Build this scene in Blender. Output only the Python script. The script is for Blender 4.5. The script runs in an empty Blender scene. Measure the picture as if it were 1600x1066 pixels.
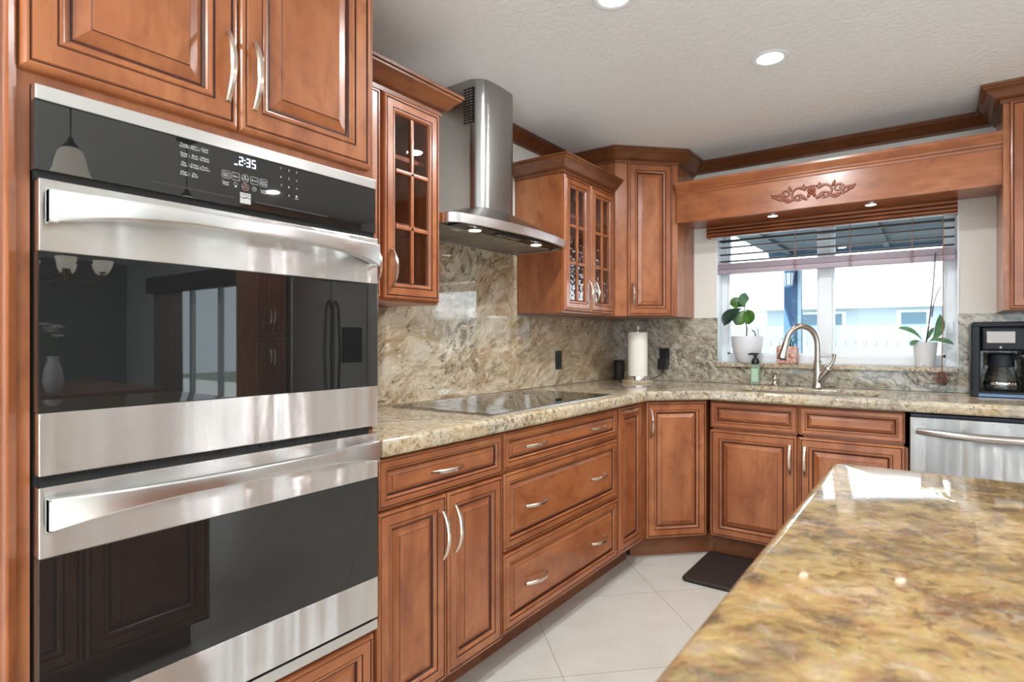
import bpy, bmesh, math, random
from mathutils import Vector, Matrix, Euler
random.seed(7)
PI = math.pi
scene = bpy.context.scene
COL = scene.collection

# ------------------------------------------------------------------ camera
CAM = Vector((1.891, 0.0, 1.20))
cam_d = bpy.data.cameras.new('camera')
cam = bpy.data.objects.new('camera', cam_d)
COL.objects.link(cam)
cam.location = CAM
cam.rotation_euler = (PI/2, 0, math.radians(35.85))
cam_d.sensor_width = 36.0
cam_d.lens = 912.0/1600.0*36.0
cam_d.shift_y = -2.0/1600.0
cam_d.clip_start = 0.02
cam_d.clip_end = 200
cam_d.dof.use_dof = True
cam_d.dof.focus_distance = 2.1
cam_d.dof.aperture_fstop = 5.0
scene.camera = cam

# ------------------------------------------------------------------ colour management
vs = scene.view_settings
scene.display_settings.display_device = 'sRGB'
vs.view_transform = 'Standard'
vs.look = 'None'
vs.gamma = 1.0
vs.use_curve_mapping = False
vs.exposure = 0.3

# ------------------------------------------------------------------ world + sun
world = bpy.data.worlds.new('world')
scene.world = world
world.use_nodes = True
_bg = world.node_tree.nodes['Background']
_bg.inputs['Color'].default_value = (0.80, 0.91, 1.0, 1)
_bg.inputs['Strength'].default_value = 3.2

sun_d = bpy.data.lights.new('sun', 'SUN')
sun_d.energy = 16.0
sun_d.angle = math.radians(1.0)
sun_d.color = (0.94, 0.97, 1.0)
sun = bpy.data.objects.new('sun', sun_d)
COL.objects.link(sun)
sun.location = (2, 12, 9)
sun.rotation_euler = (math.radians(54), 0, math.radians(-12))   # sun angled in through the added rear glazing, also lighting the fence

def portal(name, loc, rot, sx, sy):
    d = bpy.data.lights.new(name, 'AREA')
    d.shape = 'RECTANGLE'; d.size = sx; d.size_y = sy
    d.cycles.is_portal = True
    o = bpy.data.objects.new(name, d); COL.objects.link(o)
    o.location = loc; o.rotation_euler = rot
    return o
portal('window_daylight', (1.37, 4.06, 1.5), (-PI/2, 0, 0), 1.25, 0.95)       # through the kitchen window, into -y
portal('added_patio_daylight', (3.6, -2.34, 1.1), (PI/2, 0, 0), 5.2, 2.2)           # through the unseen glazed wall added behind the camera for daylight
portal('slider_daylight', (7.3, 3.93, 1.0), (-PI/2, 0, 0), 2.4, 1.95)          # through the sliding door

LAMP_W = 14.0   # watts of each recessed ceiling lamp

# ------------------------------------------------------------------ helpers: scene objects
def link(o, parent=None):
    COL.objects.link(o)
    if parent is not None: o.parent = parent
    return o

def tag(o, label=None, cat=None, group=None, kind=None):
    if label: o['label'] = label
    if cat: o['category'] = cat
    if group: o['group'] = group
    if kind: o['kind'] = kind
    return o

def thing(name, label, cat, loc=(0, 0, 0), rotz=0.0, group=None):
    o = bpy.data.objects.new(name, None)
    o.empty_display_size = 0.1
    COL.objects.link(o)
    o.location = loc; o.rotation_euler = (0, 0, rotz)
    return tag(o, label, cat, group)

def obj(name, bm, mats, parent=None, smooth=None, loc=None, label=None):
    me = bpy.data.meshes.new(name)
    bmesh.ops.recalc_face_normals(bm, faces=bm.faces)
    bm.to_mesh(me); bm.free()
    if not isinstance(mats, (list, tuple)): mats = [mats]
    for m in mats: me.materials.append(m)
    o = bpy.data.objects.new(name, me)
    link(o, parent)
    if loc is not None: o.location = loc
    if smooth is not None:
        ca = math.cos(math.radians(smooth))
        for p in me.polygons: p.use_smooth = True
        b2 = bmesh.new(); b2.from_mesh(me)
        for e in b2.edges:
            if len(e.link_faces) == 2:
                n1, n2 = e.link_faces[0].normal, e.link_faces[1].normal
                e.smooth = n1.dot(n2) > ca
            else: e.smooth = True
        b2.to_mesh(me); b2.free()
        wn = o.modifiers.new('weighted_normals', 'WEIGHTED_NORMAL'); wn.keep_sharp = True; wn.weight = 80
    if label: o['label'] = label
    return o

def struct(name, bm, mats, smooth=None):
    o = obj(name, bm, mats, None, smooth); o['kind'] = 'structure'; return o

def copy_tree(o, parent=None):
    c = o.copy(); COL.objects.link(c)
    c.parent = parent
    for ch in list(o.children): copy_tree(ch, c)
    return c

# ------------------------------------------------------------------ helpers: shapes added to a bmesh
def box(bm, lo, hi, mi=0, bev=0.0, seg=2):
    x0, y0, z0 = lo; x1, y1, z1 = hi
    vs_ = [bm.verts.new(p) for p in ((x0,y0,z0),(x1,y0,z0),(x1,y1,z0),(x0,y1,z0),(x0,y0,z1),(x1,y0,z1),(x1,y1,z1),(x0,y1,z1))]
    fs = [bm.faces.new([vs_[i] for i in f]) for f in ((0,3,2,1),(4,5,6,7),(0,1,5,4),(1,2,6,5),(2,3,7,6),(3,0,4,7))]
    for f in fs: f.material_index = mi
    if bev > 0:
        es = list({e for f in fs for e in f.edges})
        r = bmesh.ops.bevel(bm, geom=es, offset=bev, segments=seg, profile=0.6, affect='EDGES')
        for f in r['faces']: f.material_index = mi
    return fs

def B(lo, hi, mi=0, bev=0.0, seg=2):
    bm = bmesh.new(); box(bm, lo, hi, mi, bev, seg); return bm

def prism(bm, poly, z0, z1, mi=0, axis='z'):
    """extrude a 2D polygon along an axis: z -> (x,y), x -> (y,z), y -> (x,z)"""
    def P(a, b, t):
        return {'z': (a, b, t), 'x': (t, a, b), 'y': (a, t, b)}[axis]
    lo = [bm.verts.new(P(a, b, z0)) for a, b in poly]
    hi = [bm.verts.new(P(a, b, z1)) for a, b in poly]
    n = len(poly)
    fs = [bm.faces.new(lo[::-1]), bm.faces.new(hi)]
    for i in range(n):
        j = (i+1) % n
        fs.append(bm.faces.new((lo[i], lo[j], hi[j], hi[i])))
    for f in fs: f.material_index = mi
    return fs

def lathe(bm, prof, c=(0, 0, 0), n=32, mi=0, axis='z', M=None):
    """prof: list of (radius, height). closed at ends when radius is ~0"""
    rings = []
    for r, h in prof:
        ring = []
        if r < 1e-6:
            ring = [(0, 0, h)]
        else:
            for i in range(n):
                a = 2*PI*i/n
                ring.append((r*math.cos(a), r*math.sin(a), h))
        out = []
        for p in ring:
            p = Vector(p)
            if axis == 'x': p = Vector((p.z, p.x, p.y))
            elif axis == 'y': p = Vector((p.x, p.z, p.y))
            if M is not None: p = M @ p
            out.append(bm.verts.new(p + Vector(c)))
        rings.append(out)
    for a, b in zip(rings, rings[1:]):
        if len(a) == 1 and len(b) == 1: continue
        for i in range(n):
            j = (i+1) % n
            if len(a) == 1: f = bm.faces.new((a[0], b[i], b[j]))
            elif len(b) == 1: f = bm.faces.new((a[i], a[j], b[0]))
            else: f = bm.faces.new((a[i], a[j], b[j], b[i]))
            f.material_index = mi
    return rings

def tube(bm, pts, rad, n=10, mi=0, caps=True, squash=None):
    """tube along points; rad a number or a list; squash=(vector, factor) flattens the section along a direction"""
    pts = [Vector(p) for p in pts]
    if not isinstance(rad, (list, tuple)): rad = [rad]*len(pts)
    rings = []
    up = None
    for i, p in enumerate(pts):
        if i == 0: t = pts[1]-pts[0]
        elif i == len(pts)-1: t = pts[-1]-pts[-2]
        else: t = (pts[i+1]-pts[i]).normalized() + (pts[i]-pts[i-1]).normalized()
        if t.length < 1e-9: t = Vector((0, 0, 1))
        t.normalize()
        if up is None:
            up = Vector((0, 0, 1)) if abs(t.z) < 0.9 else Vector((1, 0, 0))
        u = (up - t*up.dot(t)).normalized(); up = u
        v = t.cross(u)
        ring = []
        for k in range(n):
            a = 2*PI*k/n
            d = (u*math.cos(a) + v*math.sin(a))*rad[i]
            if squash is not None:
                s, fct = squash; s = Vector(s).normalized()
                d = d - s*d.dot(s)*(1-fct)
            ring.append(bm.verts.new(p+d))
        rings.append(ring)
    for a, b in zip(rings, rings[1:]):
        for k in range(n):
            j = (k+1) % n
            bm.faces.new((a[k], a[j], b[j], b[k])).material_index = mi
    if caps:
        bm.faces.new(rings[0][::-1]).material_index = mi
        bm.faces.new(rings[-1]).material_index = mi

def sweep(bm, path, prof, mi=0, glaze=None, closed=False, caps=True):
    """mitred moulding: path = 2D points (x,y), outward is to the RIGHT of travel; prof = (out, z)"""
    path = [Vector((p[0], p[1])) for p in path]
    n = len(path)
    def nrm(a, b):
        d = (b-a).normalized(); return Vector((d.y, -d.x))
    rings = []
    for i, p in enumerate(path):
        if closed or 0 < i < n-1:
            n1 = nrm(path[i-1], p); n2 = nrm(p, path[(i+1) % n])
            m = (n1+n2); m = m/(m.dot(n1))
        elif i == 0: m = nrm(p, path[1])
        else: m = nrm(path[-2], p)
        rings.append([bm.verts.new((p.x+m.x*o, p.y+m.y*o, z)) for o, z in prof])
    pairs = list(zip(rings, rings[1:])) + ([(rings[-1], rings[0])] if closed else [])
    for a, b in pairs:
        for k in range(len(prof)-1):
            f = bm.faces.new((a[k], b[k], b[k+1], a[k+1]))
            f.material_index = 1 if (glaze and k in glaze) else mi
    if caps and not closed:
        bm.faces.new(rings[0]).material_index = mi
        bm.faces.new(rings[-1][::-1]).material_index = mi

def rings_panel(bm, x0, x1, z0, z1, prof, cap=True, capmat=0, y0=0.0):
    """nested mitred rectangles facing -y: prof = list of (inset, out, mat of the strip that leads to this ring)"""
    prev = None
    for ins, out, m in prof:
        v = [bm.verts.new(p) for p in ((x0+ins, y0-out, z0+ins), (x1-ins, y0-out, z0+ins), (x1-ins, y0-out, z1-ins), (x0+ins, y0-out, z1-ins))]
        if prev is not None:
            for i in range(4):
                j = (i+1) % 4
                bm.faces.new((prev[i], prev[j], v[j], v[i])).material_index = m
        else:
            first = v
        prev = v
    bm.faces.new(first[::-1]).material_index = 0 if cap else 0
    if cap:
        bm.faces.new(prev).material_index = capmat
    return prev

def slab(name, outer, holes, z0, z1, bev, mats, parent=None, kind=None):
    """filled 2D outline with holes and a rounded edge"""
    cu = bpy.data.curves.new(name, 'CURVE'); cu.dimensions = '2D'; cu.fill_mode = 'BOTH'
    cu.extrude = (z1-z0)/2 - bev; cu.bevel_depth = bev; cu.bevel_resolution = 4; cu.offset = -bev
    for loop in [outer]+holes:
        sp = cu.splines.new('POLY'); sp.points.add(len(loop)-1)
        for p, q in zip(sp.points, loop): p.co = (q[0], q[1], 0, 1)
        sp.use_cyclic_u = True
    tmp = bpy.data.objects.new(name, cu); COL.objects.link(tmp)
    dg = bpy.context.evaluated_depsgraph_get()
    me = bpy.data.meshes.new_from_object(tmp.evaluated_get(dg))
    bpy.data.objects.remove(tmp); bpy.data.curves.remove(cu)
    me.name = name
    me.materials.clear()
    for m in (mats if isinstance(mats, (list, tuple)) else [mats]): me.materials.append(m)
    for v in me.vertices: v.co.z += (z0+z1)/2
    b2 = bmesh.new(); b2.from_mesh(me)
    bmesh.ops.remove_doubles(b2, verts=b2.verts, dist=1e-5)
    bmesh.ops.recalc_face_normals(b2, faces=b2.faces)
    for f in b2.faces: f.smooth = True; f.material_index = 0
    for e in b2.edges:
        e.smooth = len(e.link_faces) == 2 and e.link_faces[0].normal.dot(e.link_faces[1].normal) > 0.8
    b2.to_mesh(me); b2.free()
    o = bpy.data.objects.new(name, me); link(o, parent)
    if kind: o['kind'] = kind
    return o

def rrect(x0, x1, y0, y1, r, n=6):
    pts = []
    for cx, cy, a0 in ((x1-r, y1-r, 0), (x0+r, y1-r, 90), (x0+r, y0+r, 180), (x1-r, y0+r, 270)):
        for i in range(n+1):
            a = math.radians(a0+90*i/n); pts.append((cx+r*math.cos(a), cy+r*math.sin(a)))
    return pts

def text_into(bm, body, size, M, mi=0, align='CENTER', spacing=0.8):
    """flat lettering (local x,y) placed by matrix M"""
    cu = bpy.data.curves.new('t', 'FONT'); cu.body = body; cu.size = size
    cu.align_x = align; cu.align_y = 'CENTER'; cu.space_line = spacing; cu.resolution_u = 2
    t = bpy.data.objects.new('t', cu); COL.objects.link(t)
    dg = bpy.context.evaluated_depsgraph_get()
    me = bpy.data.meshes.new_from_object(t.evaluated_get(dg))
    bpy.data.objects.remove(t); bpy.data.curves.remove(cu)
    me.transform(M)
    n0 = len(bm.faces)
    bm.from_mesh(me); bm.faces.ensure_lookup_table()
    for f in bm.faces[n0:]: f.material_index = mi
    bpy.data.meshes.remove(me)

# ------------------------------------------------------------------ materials
class NT:
    def __init__(s, name):
        s.m = bpy.data.materials.new(name); s.m.use_nodes = True
        s.t = s.m.node_tree; s.n = s.t.nodes
        s.b = s.n['Principled BSDF']; s.out = s.n['Material Output']
    def add(s, typ, **kw):
        nd = s.n.new(typ)
        for k, v in kw.items(): setattr(nd, k, v)
        return nd
    def set(s, nd, key, v):
        sock = nd.inputs[key]
        if hasattr(v, 'is_linked') or isinstance(v, bpy.types.NodeSocket): s.t.links.new(v, sock)
        else: sock.default_value = v
    def math(s, op, a, b=None, c=None, clamp=False):
        nd = s.add('ShaderNodeMath', operation=op); nd.use_clamp = clamp
        s.set(nd, 0, a)
        if b is not None: s.set(nd, 1, b)
        if c is not None: s.set(nd, 2, c)
        return nd.outputs[0]
    def vmath(s, op, a, b=None):
        nd = s.add('ShaderNodeVectorMath', operation=op); s.set(nd, 0, a)
        if b is not None: s.set(nd, 1, b)
        return nd.outputs[0]
    def coords(s, kind='Object'): return s.add('ShaderNodeTexCoord').outputs[kind]
    def mapping(s, vec, scale=(1, 1, 1), rot=(0, 0, 0), loc=(0, 0, 0)):
        nd = s.add('ShaderNodeMapping'); s.set(nd, 'Vector', vec)
        nd.inputs['Scale'].default_value = scale; nd.inputs['Rotation'].default_value = rot; nd.inputs['Location'].default_value = loc
        return nd.outputs[0]
    def noise(s, vec, scale, detail=4, rough=0.55, dist=0.0, out='Fac'):
        nd = s.add('ShaderNodeTexNoise'); s.set(nd, 'Vector', vec)
        nd.inputs['Scale'].default_value = scale; nd.inputs['Detail'].default_value = detail
        nd.inputs['Roughness'].default_value = rough; nd.inputs['Distortion'].default_value = dist
        return nd.outputs[out]
    def voronoi(s, vec, scale, feature='F1', out='Distance', rand=1.0):
        nd = s.add('ShaderNodeTexVoronoi', feature=feature); s.set(nd, 'Vector', vec)
        nd.inputs['Scale'].default_value = scale; nd.inputs['Randomness'].default_value = rand
        return nd.outputs[out]
    def vscale(s, a, k):
        nd = s.add('ShaderNodeVectorMath', operation='SCALE'); s.set(nd, 0, a); nd.inputs['Scale'].default_value = k
        return nd.outputs[0]
    def ramp(s, fac, stops, interp='LINEAR'):
        nd = s.add('ShaderNodeValToRGB'); s.set(nd, 'Fac', fac)
        cr = nd.color_ramp; cr.interpolation = interp
        while len(cr.elements) < len(stops): cr.elements.new(0.5)
        for e, (p, c) in zip(cr.elements, stops):
            e.position = p; e.color = c if len(c) == 4 else (*c, 1)
        return nd.outputs['Color']
    def mix(s, fac, a, b, mode='MIX'):
        nd = s.add('ShaderNodeMix', data_type='RGBA', blend_type=mode)
        s.set(nd, 0, fac); s.set(nd, 6, a); s.set(nd, 7, b)
        return nd.outputs[2]
    def bump(s, h, strength=0.2, dist=0.01):
        nd = s.add('ShaderNodeBump'); s.set(nd, 'Height', h)
        nd.inputs['Strength'].default_value = strength; nd.inputs['Distance'].default_value = dist
        s.t.links.new(nd.outputs[0], s.b.inputs['Normal']); return nd.outputs[0]
    def P(s, **kw):
        names = dict(col='Base Color', rough='Roughness', metal='Metallic', spec='Specular IOR Level', coat='Coat Weight', coatr='Coat Roughness',
                     trans='Transmission Weight', ior='IOR', emc='Emission Color', ems='Emission Strength', alpha='Alpha', sheen='Sheen Weight', sss='Subsurface Weight')
        for k, v in kw.items():
            if isinstance(v, tuple) and len(v) == 3: v = (*v, 1)
            s.set(s.b, names[k], v)
        return s.m

def flat(name, col, rough=0.5, metal=0.0, spec=0.5, coat=0.0):
    return NT(name).P(col=col, rough=rough, metal=metal, spec=spec, coat=coat)

def rgb(r, g, b):
    f = lambda v: (v/255/12.92) if v <= 10 else ((v/255+0.055)/1.055)**2.4
    return (f(r), f(g), f(b))

def wood(name, grain='z', tone=1.0, rough=0.3):
    """stained cherry: soft mottled figure, fine grain, small dark pores"""
    t = NT(name)
    oi = t.add('ShaderNodeObjectInfo').outputs['Random']
    off = t.add('ShaderNodeCombineXYZ')
    for k in range(3): t.set(off, k, t.math('MULTIPLY', oi, (13.0, 7.0, 31.0)[k]))
    v = t.vmath('ADD', t.coords(), off.outputs[0])
    S = lambda k: {'z': (1, 1, k), 'x': (k, 1, 1)}[grain]
    g1 = t.noise(t.mapping(v, S(0.07)), 70, 5, 0.6, 0.3)
    g2 = t.noise(t.mapping(v, S(0.28)), 6.5, 4, 0.55, 0.9)
    g3 = t.noise(t.mapping(v, S(0.02)), 260, 2, 0.5)
    g4 = t.noise(t.mapping(v, S(0.6)), 16, 3, 0.6, 0.5)
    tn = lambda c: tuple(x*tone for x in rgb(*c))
    c = t.ramp(g2, [(0.28, tn((138, 76, 42))), (0.5, tn((170, 102, 60))), (0.72, tn((190, 122, 76)))])
    c = t.mix(t.math('MULTIPLY', t.math('SUBTRACT', g4, 0.46), 2.4, clamp=True), c, tn((122, 62, 34))+(1,))
    c = t.mix(t.math('MULTIPLY', g1, 0.45), c, tn((126, 68, 40))+(1,))
    c = t.mix(t.math('MULTIPLY', t.math('GREATER_THAN', g3, 0.63), 0.18), c, tn((104, 56, 34))+(1,))
    t.P(col=c, rough=rough, spec=0.5, coat=0.3, coatr=0.2)
    return t.m

M_WOOD = wood('cherry_wood_upright')
M_WOODH = wood('cherry_wood_level', 'x')
M_GLAZE = flat('dark_glaze_line', rgb(70, 30, 20), 0.45)
M_WOODIN = flat('cabinet_interior', rgb(160, 92, 62), 0.5)
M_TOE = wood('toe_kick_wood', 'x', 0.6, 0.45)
M_CROWN = wood('shaded_crown_wood', 'x', 0.5, 0.3)  # same cherry, darkened to paint in the shade on its downward face

def steel(name, col=(0.62, 0.61, 0.59), rough=0.24, spread=0.35, axis='z', wave=0.0):
    """brushed steel: microscopic scratches spread highlights across the brushing direction"""
    t = NT(name)
    geo = t.add('ShaderNodeNewGeometry')
    wn = t.add('ShaderNodeTexWhiteNoise', noise_dimensions='3D')
    t.set(wn, 'Vector', t.vscale(geo.outputs['Position'], 9173.0))
    r = t.math('SUBTRACT', wn.outputs['Value'], 0.5)
    r = t.math('MULTIPLY', r, spread)
    cv = t.add('ShaderNodeCombineXYZ'); t.set(cv, {'x': 0, 'y': 1, 'z': 2}[axis], r)
    # slight waviness of the sheet breaks reflections into streaks
    wv = t.noise(t.mapping(geo.outputs['Position'], (1, 1, 0.05) if axis == 'z' else (0.05, 0.05, 1)), 9.0, 3, 0.6, 0.0, 'Color')
    wv = t.vscale(t.vmath('SUBTRACT', wv, (0.5, 0.5, 0.5)), wave)
    nrm = t.vmath('NORMALIZE', t.vmath('ADD', t.vmath('ADD', geo.outputs['Normal'], cv.outputs[0]), wv))
    t.t.links.new(nrm, t.b.inputs['Normal'])
    g = t.noise(t.mapping(t.coords(), (1, 1, 60) if axis == 'z' else (60, 60, 1)), 12, 3, 0.6)
    c = t.mix(g, tuple(x*0.9 for x in col)+(1,), tuple(min(1, x*1.08) for x in col)+(1,))
    t.P(col=c, rough=rough, metal=1.0)
    return t.m
M_STEEL = steel('brushed_steel', (0.78, 0.78, 0.77), 0.18, 0.75, 'z', 0.5)
M_STEELV = steel('brushed_steel_hood', (0.40, 0.395, 0.38), 0.26, 0.3, 'z', 0.06)
M_STEELB = steel('satin_steel_trim', (0.74, 0.74, 0.73), 0.26, 0.25, 'z', 0.1)
M_NICKEL = flat('satin_nickel', (0.72, 0.62, 0.52), 0.22, 1.0)
M_CHROME = flat('polished_chrome', (0.75, 0.74, 0.72), 0.12, 1.0)
M_BRNICK = flat('brushed_nickel', (0.60, 0.57, 0.53), 0.27, 1.0)
M_BLKGLASS = NT('black_glass').P(col=(0.012, 0.012, 0.012), rough=0.015, spec=0.82)
M_BLACK = flat('black_plastic', (0.012, 0.012, 0.013), 0.35)
M_BLKMATTE = flat('black_matte', (0.015, 0.014, 0.013), 0.6)
M_RECESS = flat('dark_gap', (0.006, 0.005, 0.005), 0.8)
M_WHITE = flat('white_vinyl', rgb(232, 236, 240), 0.35)
M_CERAMIC = flat('white_ceramic', rgb(222, 222, 226), 0.3)
M_PAPER = NT('paper_towel').P(col=rgb(240, 234, 224), rough=0.9)
M_PRINT = flat('pale_print', (0.65, 0.65, 0.65), 0.5)
M_REDPRINT = flat('reddish_print', (0.55, 0.32, 0.28), 0.5)
M_SOIL = flat('potting_soil', rgb(70, 52, 40), 0.9)

def emit(name, col, s):
    t = NT(name); t.P(col=(0, 0, 0), emc=col, ems=s, rough=0.6); return t.m
M_LAMP = emit('lamp_lens', (0.95, 0.98, 1.0), 14.0)
M_PUCK = emit('puck_lens', (1.0, 0.86, 0.7), 10.0)
M_DIGIT = emit('clock_digits', (0.72, 0.78, 1.0), 2.6)

def glass(name, tint=(1, 1, 1), fres=0.5, rough=0.0, bumpy=False):
    """thin pane: clear straight through, mirror by Fresnel"""
    t = NT(name)
    tr = t.add('ShaderNodeBsdfTransparent'); tr.inputs['Color'].default_value = (*tint, 1)
    gl = t.add('ShaderNodeBsdfGlossy'); gl.inputs['Roughness'].default_value = rough
    fr = t.add('ShaderNodeFresnel'); fr.inputs['IOR'].default_value = 1.5
    if bumpy:
        bp = t.add('ShaderNodeBump'); bp.inputs['Strength'].default_value = 0.35; bp.inputs['Distance'].default_value = 0.01
        t.set(bp, 'Height', t.noise(t.coords(), 38, 2, 0.4))
        t.t.links.new(bp.outputs[0], gl.inputs['Normal'])
    mx = t.add('ShaderNodeMixShader')
    front = t.math('SUBTRACT', 1.0, t.add('ShaderNodeNewGeometry').outputs['Backfacing'])     # a thin pane mirrors on its outer faces only
    t.t.links.new(t.math('MULTIPLY', t.math('MULTIPLY', fr.outputs[0], fres*2, clamp=True), front), mx.inputs[0])
    t.t.links.new(tr.outputs[0], mx.inputs[1]); t.t.links.new(gl.outputs[0], mx.inputs[2])
    t.t.links.new(mx.outputs[0], t.out.inputs['Surface'])
    return t.m
M_PANE = glass('window_glass', (0.97, 0.99, 0.99), 0.5)
M_CABGLASS = glass('cabinet_glass', (0.92, 0.9, 0.88), 0.8)
M_CABGLASS2 = glass('seeded_cabinet_glass', (0.9, 0.88, 0.86), 1.0, 0.02, True)
M_CARAFE = glass('carafe_glass', (0.9, 0.92, 0.93), 0.9)
M_SOAPLIQ = NT('green_soap_bottle').P(col=rgb(208, 226, 206), rough=0.12, trans=0.65, ior=1.3)

def granite(name, flow_dir=(1, 0, 0), pal='counter', stretch=0.3, scale=1.0, speck=1.0, rough=0.07, swirl=1.0, patches=True):
    """polished granite: banded flow along a direction, pale feldspar blotches and dark mica flecks"""
    t = NT(name)
    v0 = t.coords()
    # low-frequency swirl bends the bands
    w1 = t.noise(v0, 1.3*scale, 2, 0.5, out='Color')
    w2 = t.noise(v0, 4.5*scale, 3, 0.55, out='Color')
    wv = t.vmath('ADD', v0, t.vscale(t.vmath('SUBTRACT', w1, (0.5, 0.5, 0.5)), 0.45*swirl/scale))
    wv = t.vmath('ADD', wv, t.vscale(t.vmath('SUBTRACT', w2, (0.5, 0.5, 0.5)), 0.10*swirl/scale))
    # stretch: compress the coordinate along the flow direction
    d = Vector(flow_dir).normalized()
    dot = t.add('ShaderNodeVectorMath', operation='DOT_PRODUCT'); t.set(dot, 0, wv); dot.inputs[1].default_value = d
    along = t.add('ShaderNodeVectorMath', operation='SCALE'); along.inputs[0].default_value = d
    t.set(along, 'Scale', t.math('MULTIPLY', dot.outputs['Value'], stretch-1.0))
    sv = t.vmath('ADD', wv, along.outputs[0])
    n1 = t.noise(sv, 3.2*scale, 6, 0.6, 0.6)
    n2 = t.noise(sv, 13*scale, 7, 0.68, 0.4)
    slabby = pal.startswith('splash')
    n3 = t.noise(t.vmath('ADD', t.vscale(v0, 0.35 if slabby else 1.0), t.vscale(sv, 1.0 if slabby else 0.6)), (34 if slabby else 42)*speck, 5, 0.66, 0.8)
    n7 = t.noise(v0, 1.1*scale, 2, 0.5, 1.0)
    n4 = t.noise(v0, 130*speck, 4, 0.7, 0.2)
    n5 = t.noise(v0, 2.0*scale, 3, 0.5, 0.8)
    P = dict(counter=[(0.30, (120, 112, 104)), (0.40, (160, 148, 130)), (0.50, (190, 176, 152)), (0.57, (182, 152, 106)), (0.64, (196, 184, 162)), (0.76, (168, 162, 154))],
             island=[(0.34, (84, 74, 70)), (0.43, (126, 100, 74)), (0.51, (172, 138, 90)), (0.60, (196, 166, 116)), (0.72, (170, 156, 136))],
             splash=[(0.28, (92, 86, 80)), (0.37, (150, 134, 112)), (0.45, (196, 180, 152)), (0.52, (160, 126, 80)), (0.60, (196, 178, 146)), (0.70, (222, 214, 200))],
             splashback=[(0.26, (96, 97, 100)), (0.38, (150, 142, 130)), (0.48, (188, 175, 152)), (0.56, (166, 146, 114)), (0.66, (198, 187, 167)), (0.78, (166, 163, 158))])[pal]
    c = t.ramp(n1, [(p_, rgb(*q)) for p_, q in P])
    if slabby:      # broad golden and grey zones
        zc = dict(splash=((172, 134, 76), (150, 146, 140)), splashback=((128, 122, 116), (168, 152, 122)))[pal]
        c = t.mix(t.math('MULTIPLY', t.math('MULTIPLY', t.math('SUBTRACT', n7, 0.50), 6.0, clamp=True), 0.5), c, rgb(*zc[0])+(1,))
        c = t.mix(t.math('MULTIPLY', t.math('MULTIPLY', t.math('SUBTRACT', 0.46, n7), 6.0, clamp=True), 0.5), c, rgb(*zc[1])+(1,))
    # finer streaks follow the flow
    lo, hi = dict(counter=((140, 124, 104), (216, 202, 174)), island=((108, 82, 56), (198, 170, 120)), splash=((120, 96, 66), (220, 210, 190)), splashback=((88, 86, 84), (206, 200, 188)))[pal]
    st = t.ramp(n2, [(0.34, rgb(*lo)), (0.50, tuple((x+y)/2 for x, y in zip(rgb(*lo), rgb(*hi)))), (0.64, rgb(*hi))])
    c = t.mix(0.5 if slabby else 0.42, c, st)
    # pale feldspar grains and dark flecks
    pale = t.math('MULTIPLY', t.math('SUBTRACT', n3, 0.54), 7.0, clamp=True)
    c = t.mix(t.math('MULTIPLY', pale, 0.75 if slabby else (0.32 if pal == 'island' else 0.55)), c, rgb(226, 216, 198)+(1,))
    dens = t.math('MULTIPLY', t.math('SUBTRACT', n5, 0.38), 0.30)        # flecks gather in some zones
    th = t.math('ADD', 0.40, dens)
    fl = t.math('MULTIPLY', t.math('SUBTRACT', t.math('ADD', th, 0.025 if pal in ('counter', 'splashback') else 0.0), n3), 16.0, clamp=True)
    fl = t.math('MULTIPLY', fl, t.math('MULTIPLY', t.math('SUBTRACT', 0.60, n4), 9.0, clamp=True))
    fcol = dict(counter=(72, 62, 54), island=(96, 78, 60), splash=(74, 64, 54), splashback=(50, 52, 56))[pal]
    c = t.mix(t.math('MULTIPLY', fl, 0.8 if pal != 'island' else 0.65), c, rgb(*fcol)+(1,))
    if pal == 'island':
        n6 = t.noise(v0, 9.0, 4, 0.6, 0.6)
        c = t.mix(t.math('MULTIPLY', t.math('MULTIPLY', t.math('SUBTRACT', n6, 0.60), 7.0, clamp=True), 0.6), c, rgb(150, 146, 146)+(1,))
    cell = t.voronoi(v0, 150*speck, out='Color')
    c = t.mix(0.10, c, cell, 'SOFT_LIGHT')
    t.P(col=c, rough=rough, spec=0.55)
    return t.m
M_COUNTER = granite('granite_counter', (0.5, 1, 0), 'counter', 0.35, 1.3, 1.0)
M_SPLASH = granite('granite_splash', (0, 1, 0.55), 'splash', 0.16, 1.0, 0.9, 0.05, 1.5)
M_SPLASHB = granite('granite_splash_back', (1, 0, -0.8), 'splashback', 0.25, 1.3, 1.0, 0.05, 1.4)
M_ISLAND = granite('granite_island', (0.8, 0.5, 0), 'island', 0.75, 4.6, 0.6, 0.05, 0.7)

def paint(name, col, bscale=0, bstr=0.0, rough=0.8):
    t = NT(name)
    if bscale:
        h = t.noise(t.coords(), bscale, 4, 0.6, 0.4)
        t.bump(t.ramp(h, [(0.42, (0, 0, 0)), (0.62, (1, 1, 1))]), bstr, 0.004)
    return t.P(col=col, rough=rough, spec=0.3)
M_CEIL = paint('ceiling_texture', rgb(238, 238, 238), 42, 0.45)
M_WALL = paint('wall_paint', rgb(224, 220, 212), 60, 0.08)
M_WALLG = paint('wall_paint_grey', rgb(206, 208, 210), 60, 0.08)
M_WALLD = paint('wall_paint_dark', rgb(120, 120, 122), 60, 0.08)

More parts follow.
